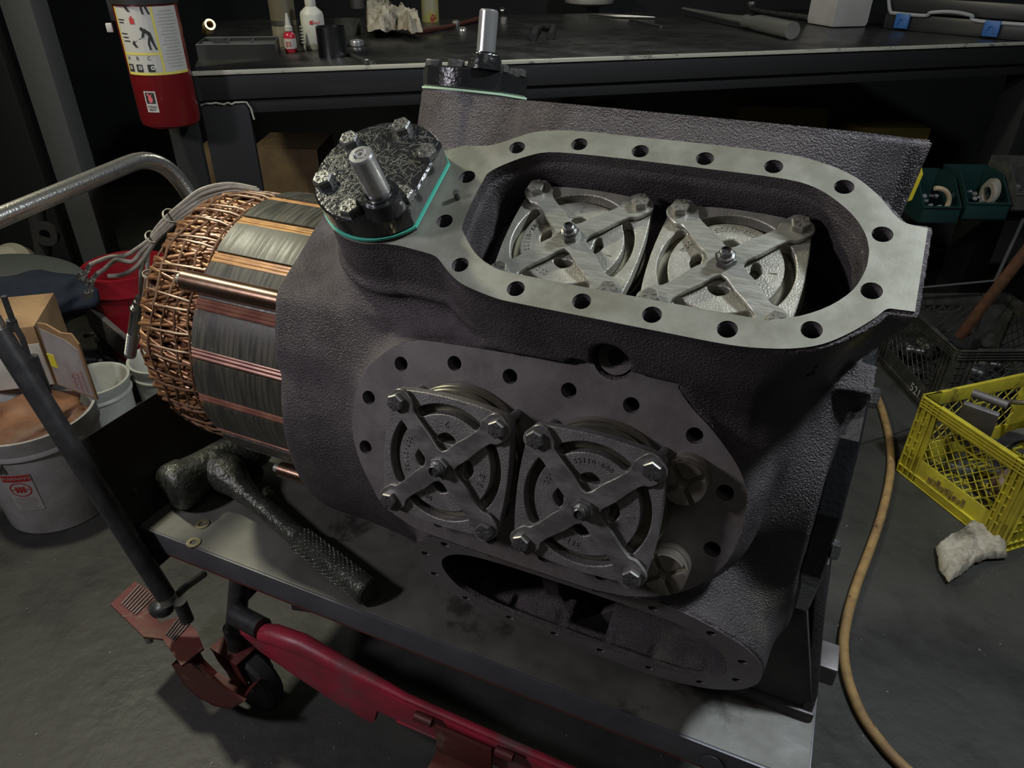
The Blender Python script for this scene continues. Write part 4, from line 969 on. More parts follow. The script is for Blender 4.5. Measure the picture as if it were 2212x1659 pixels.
for v in t_.vertices: v.co.y += .050; v.co.z += .0022
lab('label_word', [t_], INKW, wb, WF, .1365, A0, .155, TP)['kind'] = 'stuff'
# brown paper in the bucket
def blob(c, r, sc, m, name, label, cat_, seed, amp=.18, f=9, group=None, cut=None, frame=None):
    rr = random.Random(seed); bm = bmesh.new(); bmesh.ops.create_icosphere(bm, subdivisions=4, radius=1)
    ph = [(Vector((rr.gauss(0, 1), rr.gauss(0, 1), rr.gauss(0, 1))).normalized()*rr.uniform(.5, 1)*f, rr.uniform(0, 6.3)) for _ in range(7)]
    for v in bm.verts:
        n = v.co.normalized(); h = sum(1-abs(sin(n.dot(p)+q))*2 for p, q in ph)/7; v.co = Vector((n.x*sc[0], n.y*sc[1], n.z*sc[2]))*r*(1+amp*h*1.6)
        if cut is not None and v.co.z < cut: v.co.z = cut
    me = mesh(bm); me.transform(Matrix.Translation(c)); return single(name, me, m, label, cat_, frame, group, 180)
blob((-1.285, 1.585, .29), .145, (1, 1, .28), BROWNB, 'paper_bag', 'crumpled brown paper filling the off-white bucket', 'paper', 11, .25, 5)
# boxes piled behind the bucket
def boxm(c, s, rz, rx=0, ry=0): return Matrix.Translation(c) @ Matrix.Rotation(rz, 4, 'Z') @ Matrix.Rotation(ry, 4, 'Y') @ Matrix.Rotation(rx, 4, 'X')
def card_box(label, c, s, rz, rx=0, ry=0, m=None, open_=False, group='cardboard boxes at the left'):
    t = thing('cardboard_box', label, 'box', c, 0, group); M_ = boxm(c, s, rz, rx, ry); b = B(); x, y, z = s
    b.box((-x/2, -y/2, 0), (x/2, y/2, z), .003, M_); link('box_body', b.done(), m or CARDB, t)
    return t, M_
c_, r_, l_ = onz(124, 831, .325), onz(209, 861, .325), onz(-90, 857, .325)
def frame2(c, d):
    d = d.normalized(); n = Vector((-d.y, d.x, 0)); return Matrix(((d.x, n.x, 0, c.x), (d.y, n.y, 0, c.y), (0, 0, 1, c.z), (0, 0, 0, 1)))
h1 = ony(141, 703, c_.y).z-.325; w1 = (r_-c_).length; M1 = frame2(c_, r_-c_)
t1 = thing('cardboard_flap', 'torn cardboard flap with a grey printed label and yellow sticker, standing on the paper bucket', 'cardboard', tuple(c_))
b = B(); P = [(0, 0), (w1, -.004), (w1+.002, h1*.90), (w1*.9, h1*1.04), (w1*.62, h1*1.0), (w1*.3, h1*1.07), (.012, h1*1.05)]
b.prism(P, -.005, 0, M1 @ Matrix(((1, 0, 0, 0), (0, 0, -1, 0), (0, 1, 0, 0), (0, 0, 0, 1)))); link('flap_board', b.done(), CARDB, t1)
b = B(); b.prism([(.006, .004), (w1-.008, .002), (w1-.008, h1*.80), (w1*.72, h1*.90), (.014, h1*.97)], .0, .0008, M1 @ Matrix(((1, 0, 0, 0), (0, 0, -1, 0), (0, 1, 0, 0), (0, 0, 0, 1)))); lb = link('shipping_label', b.done(), GLABEL, t1)
b = B(); b.box((.008, -.0018, h1*.34), (.036, -.0009, h1*.34+.040), 0, M1); link('yellow_sticker', b.done(), YSTICK, lb)
for k, (tx, sz) in enumerate((('TOOL', .020), ('ENGINE', .016), ('COMPONENTS', .010))):
    me = text_mesh(tx, sz, .0002, 'LEFT'); me.transform(M1 @ Matrix.Translation((w1*.58+k*.020, -.0012, .012)) @ Matrix.Rotation(pi/2, 4, 'X') @ Matrix.Rotation(pi/2, 4, 'Z')); link('label_print', me, mat('faded_red_ink', (.34, .12, .13), .6), lb, smooth=False)
M2 = frame2(l_, c_-l_); w2 = (c_-l_).length-.004; h2 = h1*.98
t2 = thing('cardboard_box', 'tan cardboard box covered with dirty white paper under the navy cloth, at the left edge', 'box', tuple(l_))
b = B(); b.box((0, .002, 0), (w2, .22, h2), .003, M2); link('box_body', b.done(), CARDB, t2); b = B(); b.box((.002, .0002, .003), (w2-.003, .002, h2*.72), .0004, M2); link('dirty_paper', b.done(), PAPER, t2)
# pale buckets behind, their rims showing
for px_, rr_, lb_ in (((200, 818), .095, 'pale plastic bucket behind the labelled cardboard box, only its rim showing'), ((352, 770), .10, 'pale plastic bucket mostly hidden behind the motor winding')):
    q = onz(*px_, .26); bucket('plastic_bucket', lb_, (q.x, q.y, 0), rr_*.85, rr_, .26, WHITEP)
# navy cloth, grey lid, pale ball
q = ony(78, 640, 2.05); blob(tuple(q), .135, (1.45, .8, .55), NAVY, 'work_cloth', 'dark navy cloth heaped over the boxes at left', 'cloth', 21, .2, 5)
q = ony(50, 600, 2.20); b = B(); b.lathe([(.185, -.02), (.20, 0), (.197, .014), (.16, .024), (.0005, .028)], 40, Matrix.Translation(q) @ Matrix.Rotation(.25, 4, 'X') @ Matrix.Rotation(.12, 4, 'Y') @ Matrix.Diagonal((1.0, .55, 1, 1)))
single('plastic_lid', b.done(), mat('charcoal_plastic', (.07, .075, .07), .5), 'charcoal plastic lid lying on the navy cloth at left', 'plastic cover')
p = ony(28, 575, 2.55)
b = B(); b.lathe([(.0005, -.08), (.06, -.06), (.085, -.02), (.085, .02), (.06, .055), (.0005, .07)], 32, Matrix.Translation(p) @ Matrix.Rotation(.9, 4, 'X')); single('plaster_dome', b.done(), mat('stained_plaster', (.55, .53, .42), .7, c2=(.12, .10, .07), ns=11, nc=(.52, .60)), 'stained pale round dome behind the charcoal lid at left', 'dome')
# rods / strut leaning at left
b = B(); b.tube([onv(8, 640, .70), onv(30, 700, .70), onv(48, 730, .70), onv(66, 785, .70)], .005, 8); b.tube([onv(66, 770, .70), onv(98, 850, .70)], .012, 8); b.cyl(onv(24, 690, .70), onv(30, 712, .70), .0085)
link('gas_strut', b.done(), TUBED, cart)
# red bucket
q = onz(268, 572, .40); rbk, RF = bucket('plastic_bucket', 'red plastic bucket standing behind the motor leads', (q.x, q.y, 0), .105, .138, .40, REDB)
b = B(); b.box((-.025, -.134, .20), (.025, -.118, .32), .006, RF @ Matrix.Rotation(.55, 4, 'Z')); link('grip_recess', b.done(), mat('deep_red', (.12, .006, .012), .5), rbk)
# junk between
p = onz(250, 730, .20)+Vector((0.0, 0, -.05)); 
b = B(); b.box((-.20, -.01, 0), (.10, .01, .10), .004, boxm(tuple(p), 0, rad(-40), 0, rad(8))); single('grey_channel', b.done(), mat('mauve_grey_steel', (.17, .155, .155), .5, .3), 'grey steel channel leaning in front of the red bucket', 'channel')
for i in range(14):
    c = onz(random.uniform(215, 320), random.uniform(690, 840), .05); M_ = Matrix.Translation(c) @ Matrix.Rotation(random.uniform(0, 3), 4, 'Z') @ Matrix.Rotation(random.uniform(0, 1.4), 4, 'X')
    b = B(); b.lathe([(.012, 0), (.028, 0), (.028, .02), (.012, .02), (.012, 0)], 18, M_); b.cyl(M_ @ Vector((0, .02, .01)), M_ @ Vector((0, .10, .01)), .008, n=10)
    single('scrap_fitting', b.done(), random.choice((TUBED, MACHD, MACHD)), 'grimy metal fitting in the heap left of the motor winding', 'fitting', None, 'scrap heap left of the winding')
# ================================================================ POST, BENCH
b = B(); pc = Vector((-1.29, 2.62, 0))
p = ony(130, 310, 2.60)
b.box((p.x-.055, 2.60, 0), (p.x+.045, 2.70, 3.2), .004); structure(link('trim_2', b.done(), POST))
b = B(); q = ony(60, 520, 2.75); b.box((q.x-.3, 2.9, 0), (q.x+.05, 2.95, 1.1), .01); single('equipment_cabinet', b.done(), mat('near_black_green', (.02, .022, .02), .6), 'black cabinet standing behind the post at left', 'cabinet')
b = B(); q = ony(95, 520, 2.62)
b.tube([ony(75, 430, 2.62), ony(80, 470, 2.62), ony(92, 530, 2.62), ony(95, 580, 2.62)], .03, 12); b.lathe([(.02, -.01), (.045, -.01), (.045, .01), (.02, .01), (.02, -.01)], 24, Matrix.Translation(ony(100, 505, 2.58)) @ Matrix.Rotation(pi/2, 4, 'X')); single('hanging_casting', b.done(), mat('dim_grey', (.06, .06, .058), .6, .3), 'dim grey casting with a round eye hanging by the post', 'casting')
BZ = 1.08; bdir = Vector((.954, .300, 0)).normalized(); bnrm = Vector((-bdir.y, bdir.x, 0))
bo = Vector((-.857, 2.065, 0)); BFm = Matrix(((bdir.x, bnrm.x, 0, bo.x), (bdir.y, bnrm.y, 0, bo.y), (0, 0, 1, 0), (0, 0, 0, 1)))
bench = thing('workbench', 'long black steel workbench with a worn bright front edge along the back wall', 'workbench', tuple(bo+bdir*1.5+bnrm*.4), 0)
BL, BD = 3.1, 1.35
b = B(); b.box((0, 0, BZ-.012), (BL, BD, BZ), .002); link('bench_top', b.done(), BENCH, bench, BFm)
b = B(); b.box((-.002, -.004, BZ-.010), (BL, .003, BZ+.0015), .0015); link('bench_edge', b.done(), BEDGE, bench, BFm, label='worn bright front edge')
b = B(); b.box((0, .004, BZ-.075), (BL, .012, BZ-.012), .002); b.box((0, .02, BZ-.115), (BL, .028, BZ-.075), .002); b.box((0, 0, BZ-.075), (.01, BD, BZ-.012)); link('bench_apron', b.done(), BLACKM, bench, BFm)
for x in (0, BL-.12):
    b = B(); b.box((x, .01, 0), (x+.125, .135, BZ-.082), .004); link('bench_leg', b.done(), BLACKM, bench, BFm)
    b = B(); b.tube([(x+.002+.12*i/12, .006, BZ-.084+random.uniform(-.003, .003)) for i in range(13)]+[(x+.130, .006, BZ-.10), (x+.134, .006, BZ-.13)], .0026, 6); link('leg_worn_edge', b.done(), BEDGE, bench, BFm)
b = B(); b.box((.1, .15, .18), (BL-.1, BD, .20), .003); link('lower_shelf', b.done(), BLACKM, bench, BFm)
# extinguisher
ep = ony(345, 150, 1.98); ex = thing('fire_extinguisher', 'red fire extinguisher with white instruction label hanging left of the workbench', 'extinguisher', (ep.x, ep.y, .97))
er = .073; EF = Matrix.Translation((ep.x, ep.y, 0)); zb = .965
b = B(); b.lathe([(.0005, zb), (er-.012, zb), (er-.003, zb+.006), (er, zb+.02), (er, zb+.46), (er-.02, zb+.50), (.02, zb+.53), (.0005, zb+.53)], 48, EF); link('cylinder', b.done(), EXTR, ex)
AE = rad(-78)
def el(name, ms, m, z0=0, par=ex): return lab(name, ms, m, par, EF, er, AE, zb+z0, 0)
el('instruction_label', [rect(.165, .150, .012, .205, .0006, 16)], INKW)
el('label_border', [rect(.165, .006, .012, .133, .0010, 16), rect(.005, .150, .026, .205, .0010, 1), rect(.095, .005, -.022, .178, .0010, 10), rect(.005, .150, -.068, .205, .001, 1)], INKY)['kind'] = 'stuff'
el('label_fine_print', [rect(random.uniform(.03, .052), .0022, .060, .270-.0072*k, .0010, 6) for k in range(18)], mat('ink_grey', (.33, .32, .29), .6))['kind'] = 'stuff'
def figure(x, y, k=1.0):
    b = bmesh.new()
    def poly(P, z=.0012): b.faces.new([b.verts.new((x+a*k, y+c*k, z)) for a, c in P])
    poly([(.004*cos(t)-.010, .004*sin(t)+.030) for t in [2*pi*i/12 for i in range(12)]])
    poly([(-.012, .026), (-.004, .031), (.008, .022), (.010, .012), (.004, .010), (.000, .018), (-.008, .023)])
    poly([(-.004, .024), (-.008, .012), (-.013, .011), (-.014, .013), (-.009, .026)])
    poly([(.010, .013), (.012, -.002), (.016, -.016), (.012, -.016), (.007, -.002), (.003, .010)]); poly([(.006, .012), (.002, -.002), (.003, -.016), (-.001, -.016), (-.003, -.002), (.001, .012)])
    poly([(-.013, .012), (-.034, .001), (-.034, -.0005), (-.013, .0105)]); poly([(-.034, .006), (-.040, -.002), (-.034, -.010), (-.026, -.010), (-.031, -.004)])
    return mesh(b)
el('pictogram_figure', [figure(.006, .203)], INK); el('pictogram_figure', [figure(.006, .325-.045)], INK)
el('pictogram_canister', [rect(.011, .013, -.022, .250, .0012, 1), rect(.004, .004, -.022, .259, .0012, 1)], INKR)
el('label_words', [rect(w_, .0024, x_, y_, .0011, 2) for w_, x_, y_ in ((.02, -.052, .252), (.016, -.053, .246), (.02, -.052, .222), (.018, -.05, .214), (.020, -.048, .206))], INK)['kind'] = 'stuff'
for i, x in enumerate((-.056, -.030, -.002)):
    el('class_symbol', [rect(.016, .017, x, .146, .0012, 2)], INK); el('class_mark', [ringm(.002, .005, x+.002*i, .147, .0016, 12)], INKW)
    el('class_letter', [text_mesh_at for text_mesh_at in [text_mesh('ABC'[i], .012, .0001)] if not [setattr(v, 'co', Vector((v.co.x+x, v.co.y+.168, .0012))) for v in text_mesh_at.vertices] or True], INK)
el('upper_label', [rect(.165, .07, .012, .335, .0006, 16)], INKW)
b = B(); b.lathe([(er, zb+.284), (er+.0035, zb+.284), (er+.0035, zb+.298), (er, zb+.298)], 48, EF); b.box((-er-.03, .02, zb+.24), (-er-.005, .03, zb+.31), .002, EF); link('bracket_strap', b.done(), BLACKM, ex)
b = B(); b.box((-er-.020, -.03, zb+.222), (-er-.006, -.02, zb+.242), .002, EF @ Matrix.Rotation(.2, 4, 'Z')); link('strap_clip', b.done(), INKW, ex)
el('brand_sticker', [rect(.030, .050, -.022, .068, .0006, 4)], INKW)
el('sticker_panel', [rect(.023, .026, -.022, .077, .0010, 3)], INK)
fl_ = bmesh.new(); fl_.faces.new([fl_.verts.new((-.022+x, .077+y, .0014)) for x, y in ((-.002, -.012), (.004, -.010), (.006, -.002), (.003, .004), (.006, .010), (.0, .006), (-.003, .012), (-.008, .010), (-.004, .004), (-.006, -.003))])
el('flame_mark', [mesh(fl_)], mat('flame_pink', (.6, .12, .14), .6))
for tx, yy in (('STRIKE', .056), ('FIRST', .049)):
    t_ = text_mesh(tx, .0078, .0001)
    for v in t_.vertices: v.co.x -= .022; v.co.y += yy; v.co.z += .001
    el('sticker_word', [t_], INK)
# wall post behind the extinguisher
b = B(); b.box((ep.x-.05, ep.y+.078, 0), (ep.x+.03, ep.y+.10, 2.6), .004); single('mounting_board', b.done(), WALLM, 'narrow black board behind the fire extinguisher', 'board')
# ================================================================ ON THE BENCH
def on(x, y, z=BZ): return onz(x, y, z)
# compartment tray
tr = thing('parts_tray', 'black plastic divided tray at the left end of the workbench', 'tray', tuple(on(505, 120)))
o0 = BFm.inverted() @ on(430, 130); b = B(); TX, TY, TH = .215, .17, .040; x0, y0 = o0.x, o0.y
FT = BFm @ Matrix.Translation((x0, y0, BZ)) @ Matrix.Rotation(-.10, 4, 'Z')
b.box((0, 0, 0), (TX, TY, .004)); 
for x in (0, TX): b.box((x-.0015, 0, 0), (x+.0015, TY, TH))
for y in (0, TY): b.box((0, y-.0015, 0), (TX, y+.0015, TH))
link('tray_shell', b.done(), mat('tray_black', (.03, .03, .03), .4), tr, FT)
b = B()
for k in (1, 2): b.box((TX*k/3-.001, 0, .004), (TX*k/3+.001, TY, TH-.001))
b.box((0, TY/2-.001, .004), (TX, TY/2+.001, TH-.001)); link('divider', b.done(), mat('tray_divider', (.10, .10, .10), .4), tr, FT)
b = B(); b.tube([(0, 0, TH), (TX, 0, TH), (TX, TY, TH), (0, TY, TH)], .0022, 6, closed=True); link('tray_rim', b.done(), mat('tray_divider', (.10, .10, .10)), tr, FT)  # paler than the shell: highlight along the rim put into its colour
b = B()
for i in range(36): b.cyl((random.uniform(.01, TX-.01), random.uniform(.01, TY-.01), .008+.02*random.random()), (random.uniform(.01, TX-.01), random.uniform(.01, TY-.01), .012+.02*random.random()), .0018, n=6)
for i in range(0): pass
single('small_screws', b.done(), ALU, 'loose small screws inside the black divided tray', 'screws', FT, kind='stuff')
b = B(); q = on(445, 75); M_ = Matrix.Translation(onz(448, 62, BZ+.075)) @ Matrix.Rotation(1.0, 4, 'Y') @ Matrix.Rotation(.9, 4, 'X')
b.lathe([(.010, .045), (.015, .045), (.016, .035), (.012, .033), (.012, .028), (.017, .026), (.017, .014), (.012, .012), (.014, 0), (.010, -.03), (.007, -.03), (.007, .04), (.010, .045)], 22, M_)
single('brass_fitting', b.done(), GOLD, 'brass threaded fitting lying on the back of the black divided tray', 'fitting')
# red threadlocker bottle
def lathe_thing(name, label, cat_, p, parts, group=None, M=None):
    t = thing(name, label, cat_, tuple(p), 0, group); F = Matrix.Translation(p) @ (M or Matrix())
    for nm, prof, m in parts:
        b = B(); b.lathe(prof, 36, F); link(nm, b.done(), m, t)
    return t, F
p = on(630, 113); t, F = lathe_thing('threadlocker_bottle', 'small red bottle with white nozzle and pale label, in front of the white bottle', 'bottle', p, [
 ('bottle_body', [(.0005, 0), (.0165, 0), (.018, .003), (.018, .047), (.015, .053), (.010, .057), (.010, .062), (.0005, .062)], REDT),
 ('label_band', [(.0182, .012), (.0186, .012), (.0186, .040), (.0182, .040)], INKW),
 ('nozzle', [(.0005, .060), (.0115, .060), (.0115, .072), (.0085, .075), (.0035, .108), (.0005, .109)], INKW)])
b = B()
for k in range(4): b.box((-.010, -.0190, .018+.004*k), (.008, -.0184, .0195+.004*k))
link('label_print', b.done(), INKR, t, F)['kind'] = 'stuff'
p = on(682, 106); t, F = lathe_thing('plastic_bottle', 'white plastic squeeze bottle with red print behind the steel ring', 'bottle', p+Vector((0, .0, 0)), [
 ('bottle_body', [(.0005, 0), (.034, 0), (.036, .004), (.036, .098), (.033, .107), (.016, .122), (.014, .126), (.0005, .126)], WHITEP),
 ('cap', [(.0005, .124), (.0165, .124), (.0165, .150), (.014, .156), (.0005, .157)], INKW)])
b = B(); b.box((.000, -.0368, .074), (.010, -.0360, .084)); link('label_print', b.done(), INKR, t, F)
me = text_mesh('Cool', .014, .0003); me.transform(Matrix.Translation((.018, -.034, .080)) @ Matrix.Rotation(pi/2, 4, 'X') @ Matrix.Rotation(.1, 4, 'Y')); link('label_word', me, INKR, t, F, smooth=False)
b = B()
for k in range(6): b.box((-.030, -.0320-.0005*k*0, .02+.009*k), (-.018, -.0305, .0225+.009*k), 0, Matrix.Rotation(-.25, 4, 'Z'))
link('label_lines', b.done(), GLABEL, t, F)['kind'] = 'stuff'
p = on(622, 100); p = on(618, 98); lathe_thing('tin_can', 'dirty tan tin can with a metal band behind the red bottle', 'can', p+Vector((.0, .01, 0)), [
 ('can_body', [(.0005, 0), (.040, 0), (.040, .060), (.0005, .060)], mat('tan_tin', (.30, .27, .20), .5, .2, c2=(.16, .13, .09), ns=14)),
 ('band', [(.0405, .060), (.0415, .060), (.0415, .075), (.0405, .075)], ALU),
 ('can_top', [(.0005, .074), (.040, .074), (.040, .140), (.0005, .140)], mat('dark_tan_tin', (.15, .13, .09), .5, .2))])
p = on(714, 126); lathe_thing('steel_ring', 'dark open steel cylinder standing near the front edge of the workbench', 'ring', p+Vector((0, .04, 0)), [
 ('ring_wall', [(.040, 0), (.043, 0), (.043, .082), (.040, .082), (.040, 0)], mat('blued_steel', (.16, .16, .165), .28, .95, c2=(.10, .10, .105), ns=8, stretch=(1, 1, .2)))])
p = on(771, 100); lathe_thing('ball_bearing', 'small shiny steel bearing on the bench right of the dark steel cylinder', 'bearing', p, [
 ('outer_race', [(.014, 0), (.022, .002), (.024, .010), (.022, .018), (.014, .020), (.014, 0)], STEEL), ('inner_race', [(.006, .002), (.010, .002), (.010, .019), (.006, .019), (.006, .002)], STEEL)])
p = on(745, 78); lathe_thing('tin_cup', 'black round tin of small parts behind the bearing', 'tin', p+Vector((0, .06, 0)), [
 ('tin_wall', [(.0005, 0), (.045, 0), (.047, .05), (.044, .05), (.042, .004), (.0005, .004)], BLKP)])
# combination wrench
a, c = on(745, 112, BZ+.006), on(792, 133, BZ+.006); d = (c-a).normalized(); sdv = Vector((-d.y, d.x, 0)); b = B()
b.tube([a, a.lerp(c, .5), c], [.0065, .0055, .0075], 10)
Mw = Matrix.Translation(c+d*.010) @ Matrix(((d.x, sdv.x, 0, 0), (d.y, sdv.y, 0, 0), (0, 0, 1, 0), (0, 0, 0, 1)))
b.prism([(-.012, -.009), (.004, -.018), (.024, -.016), (.026, -.011), (.010, -.008), (.004, 0), (.010, .008), (.026, .010), (.024, .016), (.004, .018), (-.012, .009)], -.004, .004, Mw, .001)
single('combination_wrench', b.done(), mat('dull_chrome', (.34, .34, .33), .3, .95), 'open-ended wrench on the front of the workbench beside the dark steel cylinder', 'wrench')
# rag on the bench
def rag_bench():
    pts = [(795, 84), (793, 60), (800, 38), (815, 30), (840, 42), (850, 62), (872, 70), (905, 75), (915, 88), (890, 90), (860, 80), (830, 86)]
    return crumple(pts, BZ, .05, RAGM, 'shop_rag', 'crumpled cream rag on the workbench behind the upper control shaft', 'rag', 8, sub=5, hscale=1.4)
rag_bench()
# tools further back
def rod(name, label, cat_, P, rs, m, z=BZ, n=12, group=None, extra=None):
    b = B(); b.tube([onz(x, y, z+h) for x, y, h in P], rs, n)
    if extra: extra(b)
    return single(name, b.done(), m, label, cat_, None, group, 50)
rod('spray_lance', 'polished tapering steel tool with a thick handle at the right of the workbench', 'tool', [(1475, 18, .03), (1560, 36, .03), (1605, 44, .03), (1612, 46, .03), (1622, 48, .03), (1640, 50, .032), (1712, 66, .032)], [.006, .012, .018, .026, .022, .030, .030], mat('bright_steel', (.75, .75, .68), .22, .85))
rod('pry_bar', 'pale flat bar lying on the workbench above the unloader shaft', 'bar', [(1272, 30, .008), (1330, 35, .008), (1415, 38, .008)], [.004, .009, .004], ALU)
rod('feeler_blade', 'thin steel blade beside the pale flat bar on the workbench', 'tool', [(1360, 42, .004), (1428, 58, .004)], [.004, .006], ALU)
rod('ratchet_handle', 'long dark ratchet with a round head behind the polished tool', 'ratchet', [(1622, 20, .015), (1650, 26, .015), (1730, 36, .015), (1815, 48, .015)], [.011, .010, .013, .016], BOLTB, extra=lambda b: b.lathe([(.0005, -.012), (.030, -.012), (.034, 0), (.030, .012), (.0005, .012)], 24, Matrix.Translation(on(1622, 18)+Vector((0, 0, .02)))))
rod('breaker_bar', 'long steel bar across the back of the workbench', 'bar', [(905, 68, .01), (960, 60, .01), (1010, 48, .01), (1052, 36, .012)], [.012, .008, .008, .014], mat('dark_red_bar', (.14, .05, .04), .4, .5))
for x, y, lb_ in ((1000, 76, 'shiny socket nearest the front, just left of the rear control shaft'), (985, 60, 'small socket on the end of the long bar left of the rear shaft'), (1060, 60, 'small socket partly behind the tip of the rear control shaft'), (1070, 42, 'small socket just above the rear control shaft'), (1085, 30, 'small socket farthest back, right of the rear shaft'), (1088, 52, 'small socket right beside the tip of the rear shaft')):
    q = on(x, y); b = B(); b.lathe([(.006, 0), (.014, 0), (.015, .004), (.015, .022), (.012, .026), (.006, .026), (.006, 0)], 20, Matrix.Translation(q) @ Matrix.Rotation(random.uniform(0, .4), 4, 'X')); single('socket', b.done(), random.choice((ALU, STEEL)), lb_, 'socket', None, 'sockets on the workbench')
b = B(); b.tube([onz(1165, 60, BZ+.015), onz(1155, 70, BZ+.015), onz(1152, 80, BZ+.012)], [.012, .016, .014], 10); b.tube([onz(1170, 58, BZ+.015), onz(1195, 60, BZ+.015), onz(1190, 78, BZ+.012)], [.012, .014, .013], 10)
single('pliers', b.done(), BLACKM, 'pliers with black grips in front of the white tub', 'pliers')
lathe_thing('spray_can', 'yellow and white spray can standing at the back of the bench', 'can', on(930, 46), [('can_body', [(.0005, 0), (.036, 0), (.036, .17), (.02, .19), (.0005, .19)], mat('spray_can_print', (.42, .40, .30), .4, .2, c2=(.45, .40, .08), ns=14, c3=(.35, .04, .04), ns3=18, nc3=(.58, .62)))])
lathe_thing('spray_can', 'dim grey can at the back of the bench, left of the rag', 'can', on(745, 30)+Vector((0, .3, 0)), [('can_body', [(.0005, 0), (.036, 0), (.036, .17), (.02, .19), (.0005, .19)], mat('dim_can', (.12, .11, .10), .4, .2))])
b = B(); q = on(1275, 14)+Vector((0, .08, 0)); b.lathe([(.0005, 0), (.09, .0), (.125, .012), (.135, .03), (.135, .10), (.125, .10), (.0005, .10)], 40, Matrix.Translation(q)); single('plastic_tub', b.done(), PAPER, 'shallow white tub at the back of the workbench, top centre', 'tub')
# white square container and black case with blue latches
q = on(1845, 62); b = B(); Mq = Matrix.Translation(q+Vector((-.03, .12, 0))) @ Matrix.Rotation(.3, 4, 'Z')
b.prism([(-.085, -.085), (.085, -.085), (.085, .085), (-.085, .085)], 0, .30, Mq, .018); single('white_container', b.done(), mat('cloudy_plastic', (.50, .48, .46), .5, c2=(.42, .40, .38), ns=5), 'square off-white container beside the black case', 'container')
cs = thing('organizer_case', 'black hard case with blue latches at the right end of the workbench', 'case', tuple(on(2060, 80)))
c0_, c1_ = on(1905, 62), on(2230, 92); dx = (c1_-c0_).normalized(); ny = Vector((-dx.y, dx.x, 0)); L_ = (c1_-c0_).length; FC = Matrix(((dx.x, ny.x, 0, c0_.x), (dx.y, ny.y, 0, c0_.y), (0, 0, 1, BZ), (0, 0, 0, 1)))
b = B(); b.box((0, 0, 0), (L_+.1, .35, .060), .008); b.box((0, .01, .064), (L_+.1, .35, .12), .008); link('case_shell', b.done(), mat('case_black', (.02, .02, .021), .35), cs, FC)
b = B(); zt = .060; b.tube(cat([(0, -.006, zt+.05), (.02, -.008, zt+.006), (.05, -.008, zt), (.16, -.008, zt), (.18, -.012, zt+.012), (.26, -.016, zt+.020), (.33, -.012, zt+.012), (.36, -.008, zt-.004), (L_+.1, -.008, zt-.002)], 5), .007, 8); link('rim_rail', b.done(), CLEARP, cs, FC)
for x in (.052, .385):
    b = B(); b.box((x, -.020, zt-.052), (x+.055, -.006, zt+.002), .004); b.tube([(x+.012, -.021, zt-.04), (x+.02, -.021, zt-.018), (x+.035, -.021, zt-.018), (x+.043, -.021, zt-.04)], .003, 6); link('latch', b.done(), BLUEP, cs, FC, label='blue latch')
# ================================================================ UNDER THE BENCH
def ubox(px0, py0, px1, py1, Y, D, m, label, rz=0., name='cardboard_box'):
    a, c = ony(px0, py1, Y), ony(px1, py1, Y); h = ony(px0, py0, Y).z-a.z; t = thing(name, label, 'box', tuple((a+c)/2), 0, 'boxes stored under the workbench'); M_ = Matrix.Translation(a) @ Matrix.Rotation(rz, 4, 'Z')
    b = B(); b.box((0, 0, 0), ((c-a).length, D, h), .004, M_); link('box_body', b.done(), m, t)
    b = B(); b.box((.0, -.001, h*.0), ((c-a).length, .001, h*.005+.002), 0, M_); b.box(((c-a).length*.3, -.002, h*.2), ((c-a).length*.8, 0, h*.5), 0, M_); link('printed_panel', b.done(), CARDD, t)
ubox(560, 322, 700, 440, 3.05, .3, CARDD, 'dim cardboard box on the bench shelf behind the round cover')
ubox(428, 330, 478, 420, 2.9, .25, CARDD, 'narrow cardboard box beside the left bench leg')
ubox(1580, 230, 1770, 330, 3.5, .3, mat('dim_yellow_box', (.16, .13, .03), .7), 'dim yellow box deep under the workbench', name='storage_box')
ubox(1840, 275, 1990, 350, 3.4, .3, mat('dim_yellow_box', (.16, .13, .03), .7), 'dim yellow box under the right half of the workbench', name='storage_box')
# shelf at the right under the bench with green bins
sh = thing('wire_shelf', 'dark low shelf unit under the right end of the bench', 'shelf', (1.75, 2.55, .0))
b = B(); b.box((1.25, 2.50, .55), (2.4, 2.85, .565), .002); link('shelf_board', b.done(), BLACKM, sh)
b = B(); b.tube([ony(1960, 624, 2.40), ony(2150, 606, 2.40)], .004, 8); b.tube([ony(2150, 606, 2.40), ony(2212, 470, 2.40)], .006, 8); link('shelf_frame', b.done(), mat('grey_rod', (.16, .16, .16), .4, .6), sh)
def bin_(x0, x1, yb, label, Y=2.36, col=GREENP, n=5):
    a, c = ony(x0, yb, Y), ony(x1, yb, Y); W_ = (c-a).length; t = thing('parts_bin', label, 'bin', tuple((a+c)/2), 0, 'green parts bins on the low shelf'); F = Matrix.Translation(a); H_ = .13
    b = B(); b.box((0, 0, 0), (W_, .003, .055), .001); b.box((0, 0, 0), (W_, .2, .003)); b.box((0, .2, 0), (W_, .203, H_)); b.box((-.002, -.004, .052), (W_+.002, .006, .058), .001)
    for x in (0, W_): b.prism([(0, 0), (.2, 0), (.2, H_), (.09, H_), (0, .056)], x-.0015, x+.0015, Matrix(((0, 0, 1, 0), (1, 0, 0, 0), (0, 1, 0, 0), (0, 0, 0, 1))), 0)
    link('bin_shell', b.done(), col, t, F); return F, W_
Fb, W1 = bin_(1985, 2065, 482, 'dark green open parts bin with a tan belt, left of the pair')
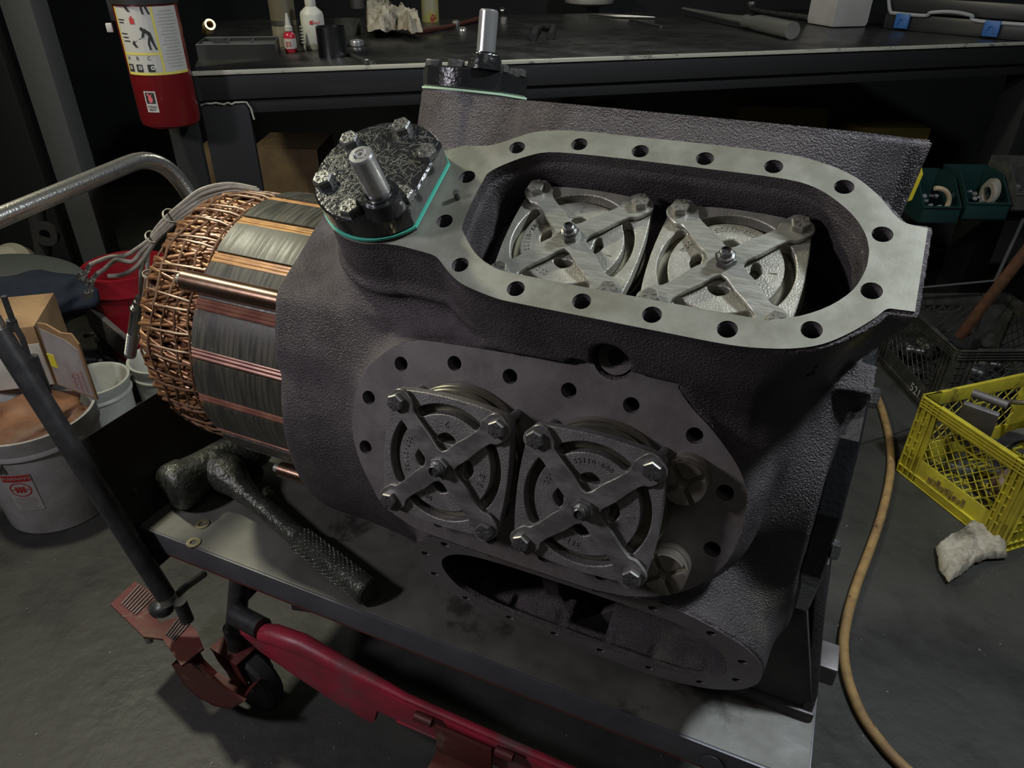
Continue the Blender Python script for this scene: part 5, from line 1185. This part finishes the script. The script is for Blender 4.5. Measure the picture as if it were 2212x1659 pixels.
Fc, W2 = bin_(2078, 2170, 474, 'dark green open parts bin with rolls of tape, right of the pair')
Fd, W3 = bin_(2185, 2290, 455, 'grey parts bin cut by the right edge of the frame', col=BLKP)
b = B(); b.tube([(.02+.055*cos(t)+.02, .03, .06+.05*sin(t)) for t in [(-1.2+2.9*i/14) for i in range(15)]], .008, 8); single('drive_belt', b.done(), mat('tan_belt', (.42, .32, .20), .6), 'tan curved belt sticking out of the left green bin', 'belt', Fb)
for k in range(3):
    b = B(); b.lathe([(.024, 0), (.040, 0), (.040, .012), (.024, .012), (.024, 0)], 26, Matrix.Translation((W2-.045+.017*k-.02, .04+.02*k, .075)) @ Matrix.Rotation(pi/2, 4, 'Y')); single('tape_roll', b.done(), mat('dim_tape', (.22, .20, .16), .5), ('roll of tape in the right green bin, leftmost and foremost of the three', 'middle one of three tape rolls in the right green bin', 'rearmost, rightmost tape roll in the right green bin')[k], 'tape', Fc, 'tape rolls in the right green bin')
for k in range(9):
    for F_, W_ in ((Fb, W1), (Fc, W2), (Fd, W3)):
        b = B(); x, y = random.uniform(.01, W_-.015), random.uniform(.02, .15); b.prism(circle(0, 0, .008, 6), 0, .007, Matrix.Translation((x, y, .045+.02*random.random())) @ Matrix.Rotation(random.uniform(-1, 1), 4, 'X')); single('hex_nut', b.done(), STEEL, 'small shiny hex nut heaped in the parts bins', 'nut', F_, 'hex nuts in the parts bins')
# yellow bag tip behind the right end, brown pipe
b = B(); b.prism([(0, 0), (.05, .02), (.06, .10), (.03, .16), (0, .14)], 0, .03, Matrix.Translation(ony(1922, 440, 2.2)) @ Matrix.Rotation(pi/2, 4, 'X'), .006); single('yellow_jug', b.done(), mat('bright_yellow_plastic', (.62, .50, .03), .5), 'bit of a yellow jug showing behind the right end of the compressor', 'jug')
b = B(); b.tube([ony(2075, 725, 2.15), ony(2140, 640, 2.10), ony(2230, 525, 2.05)], .017, 12); single('rusty_pipe', b.done(), BROWNT, 'rusty brown pipe leaning out of the black crate', 'pipe')
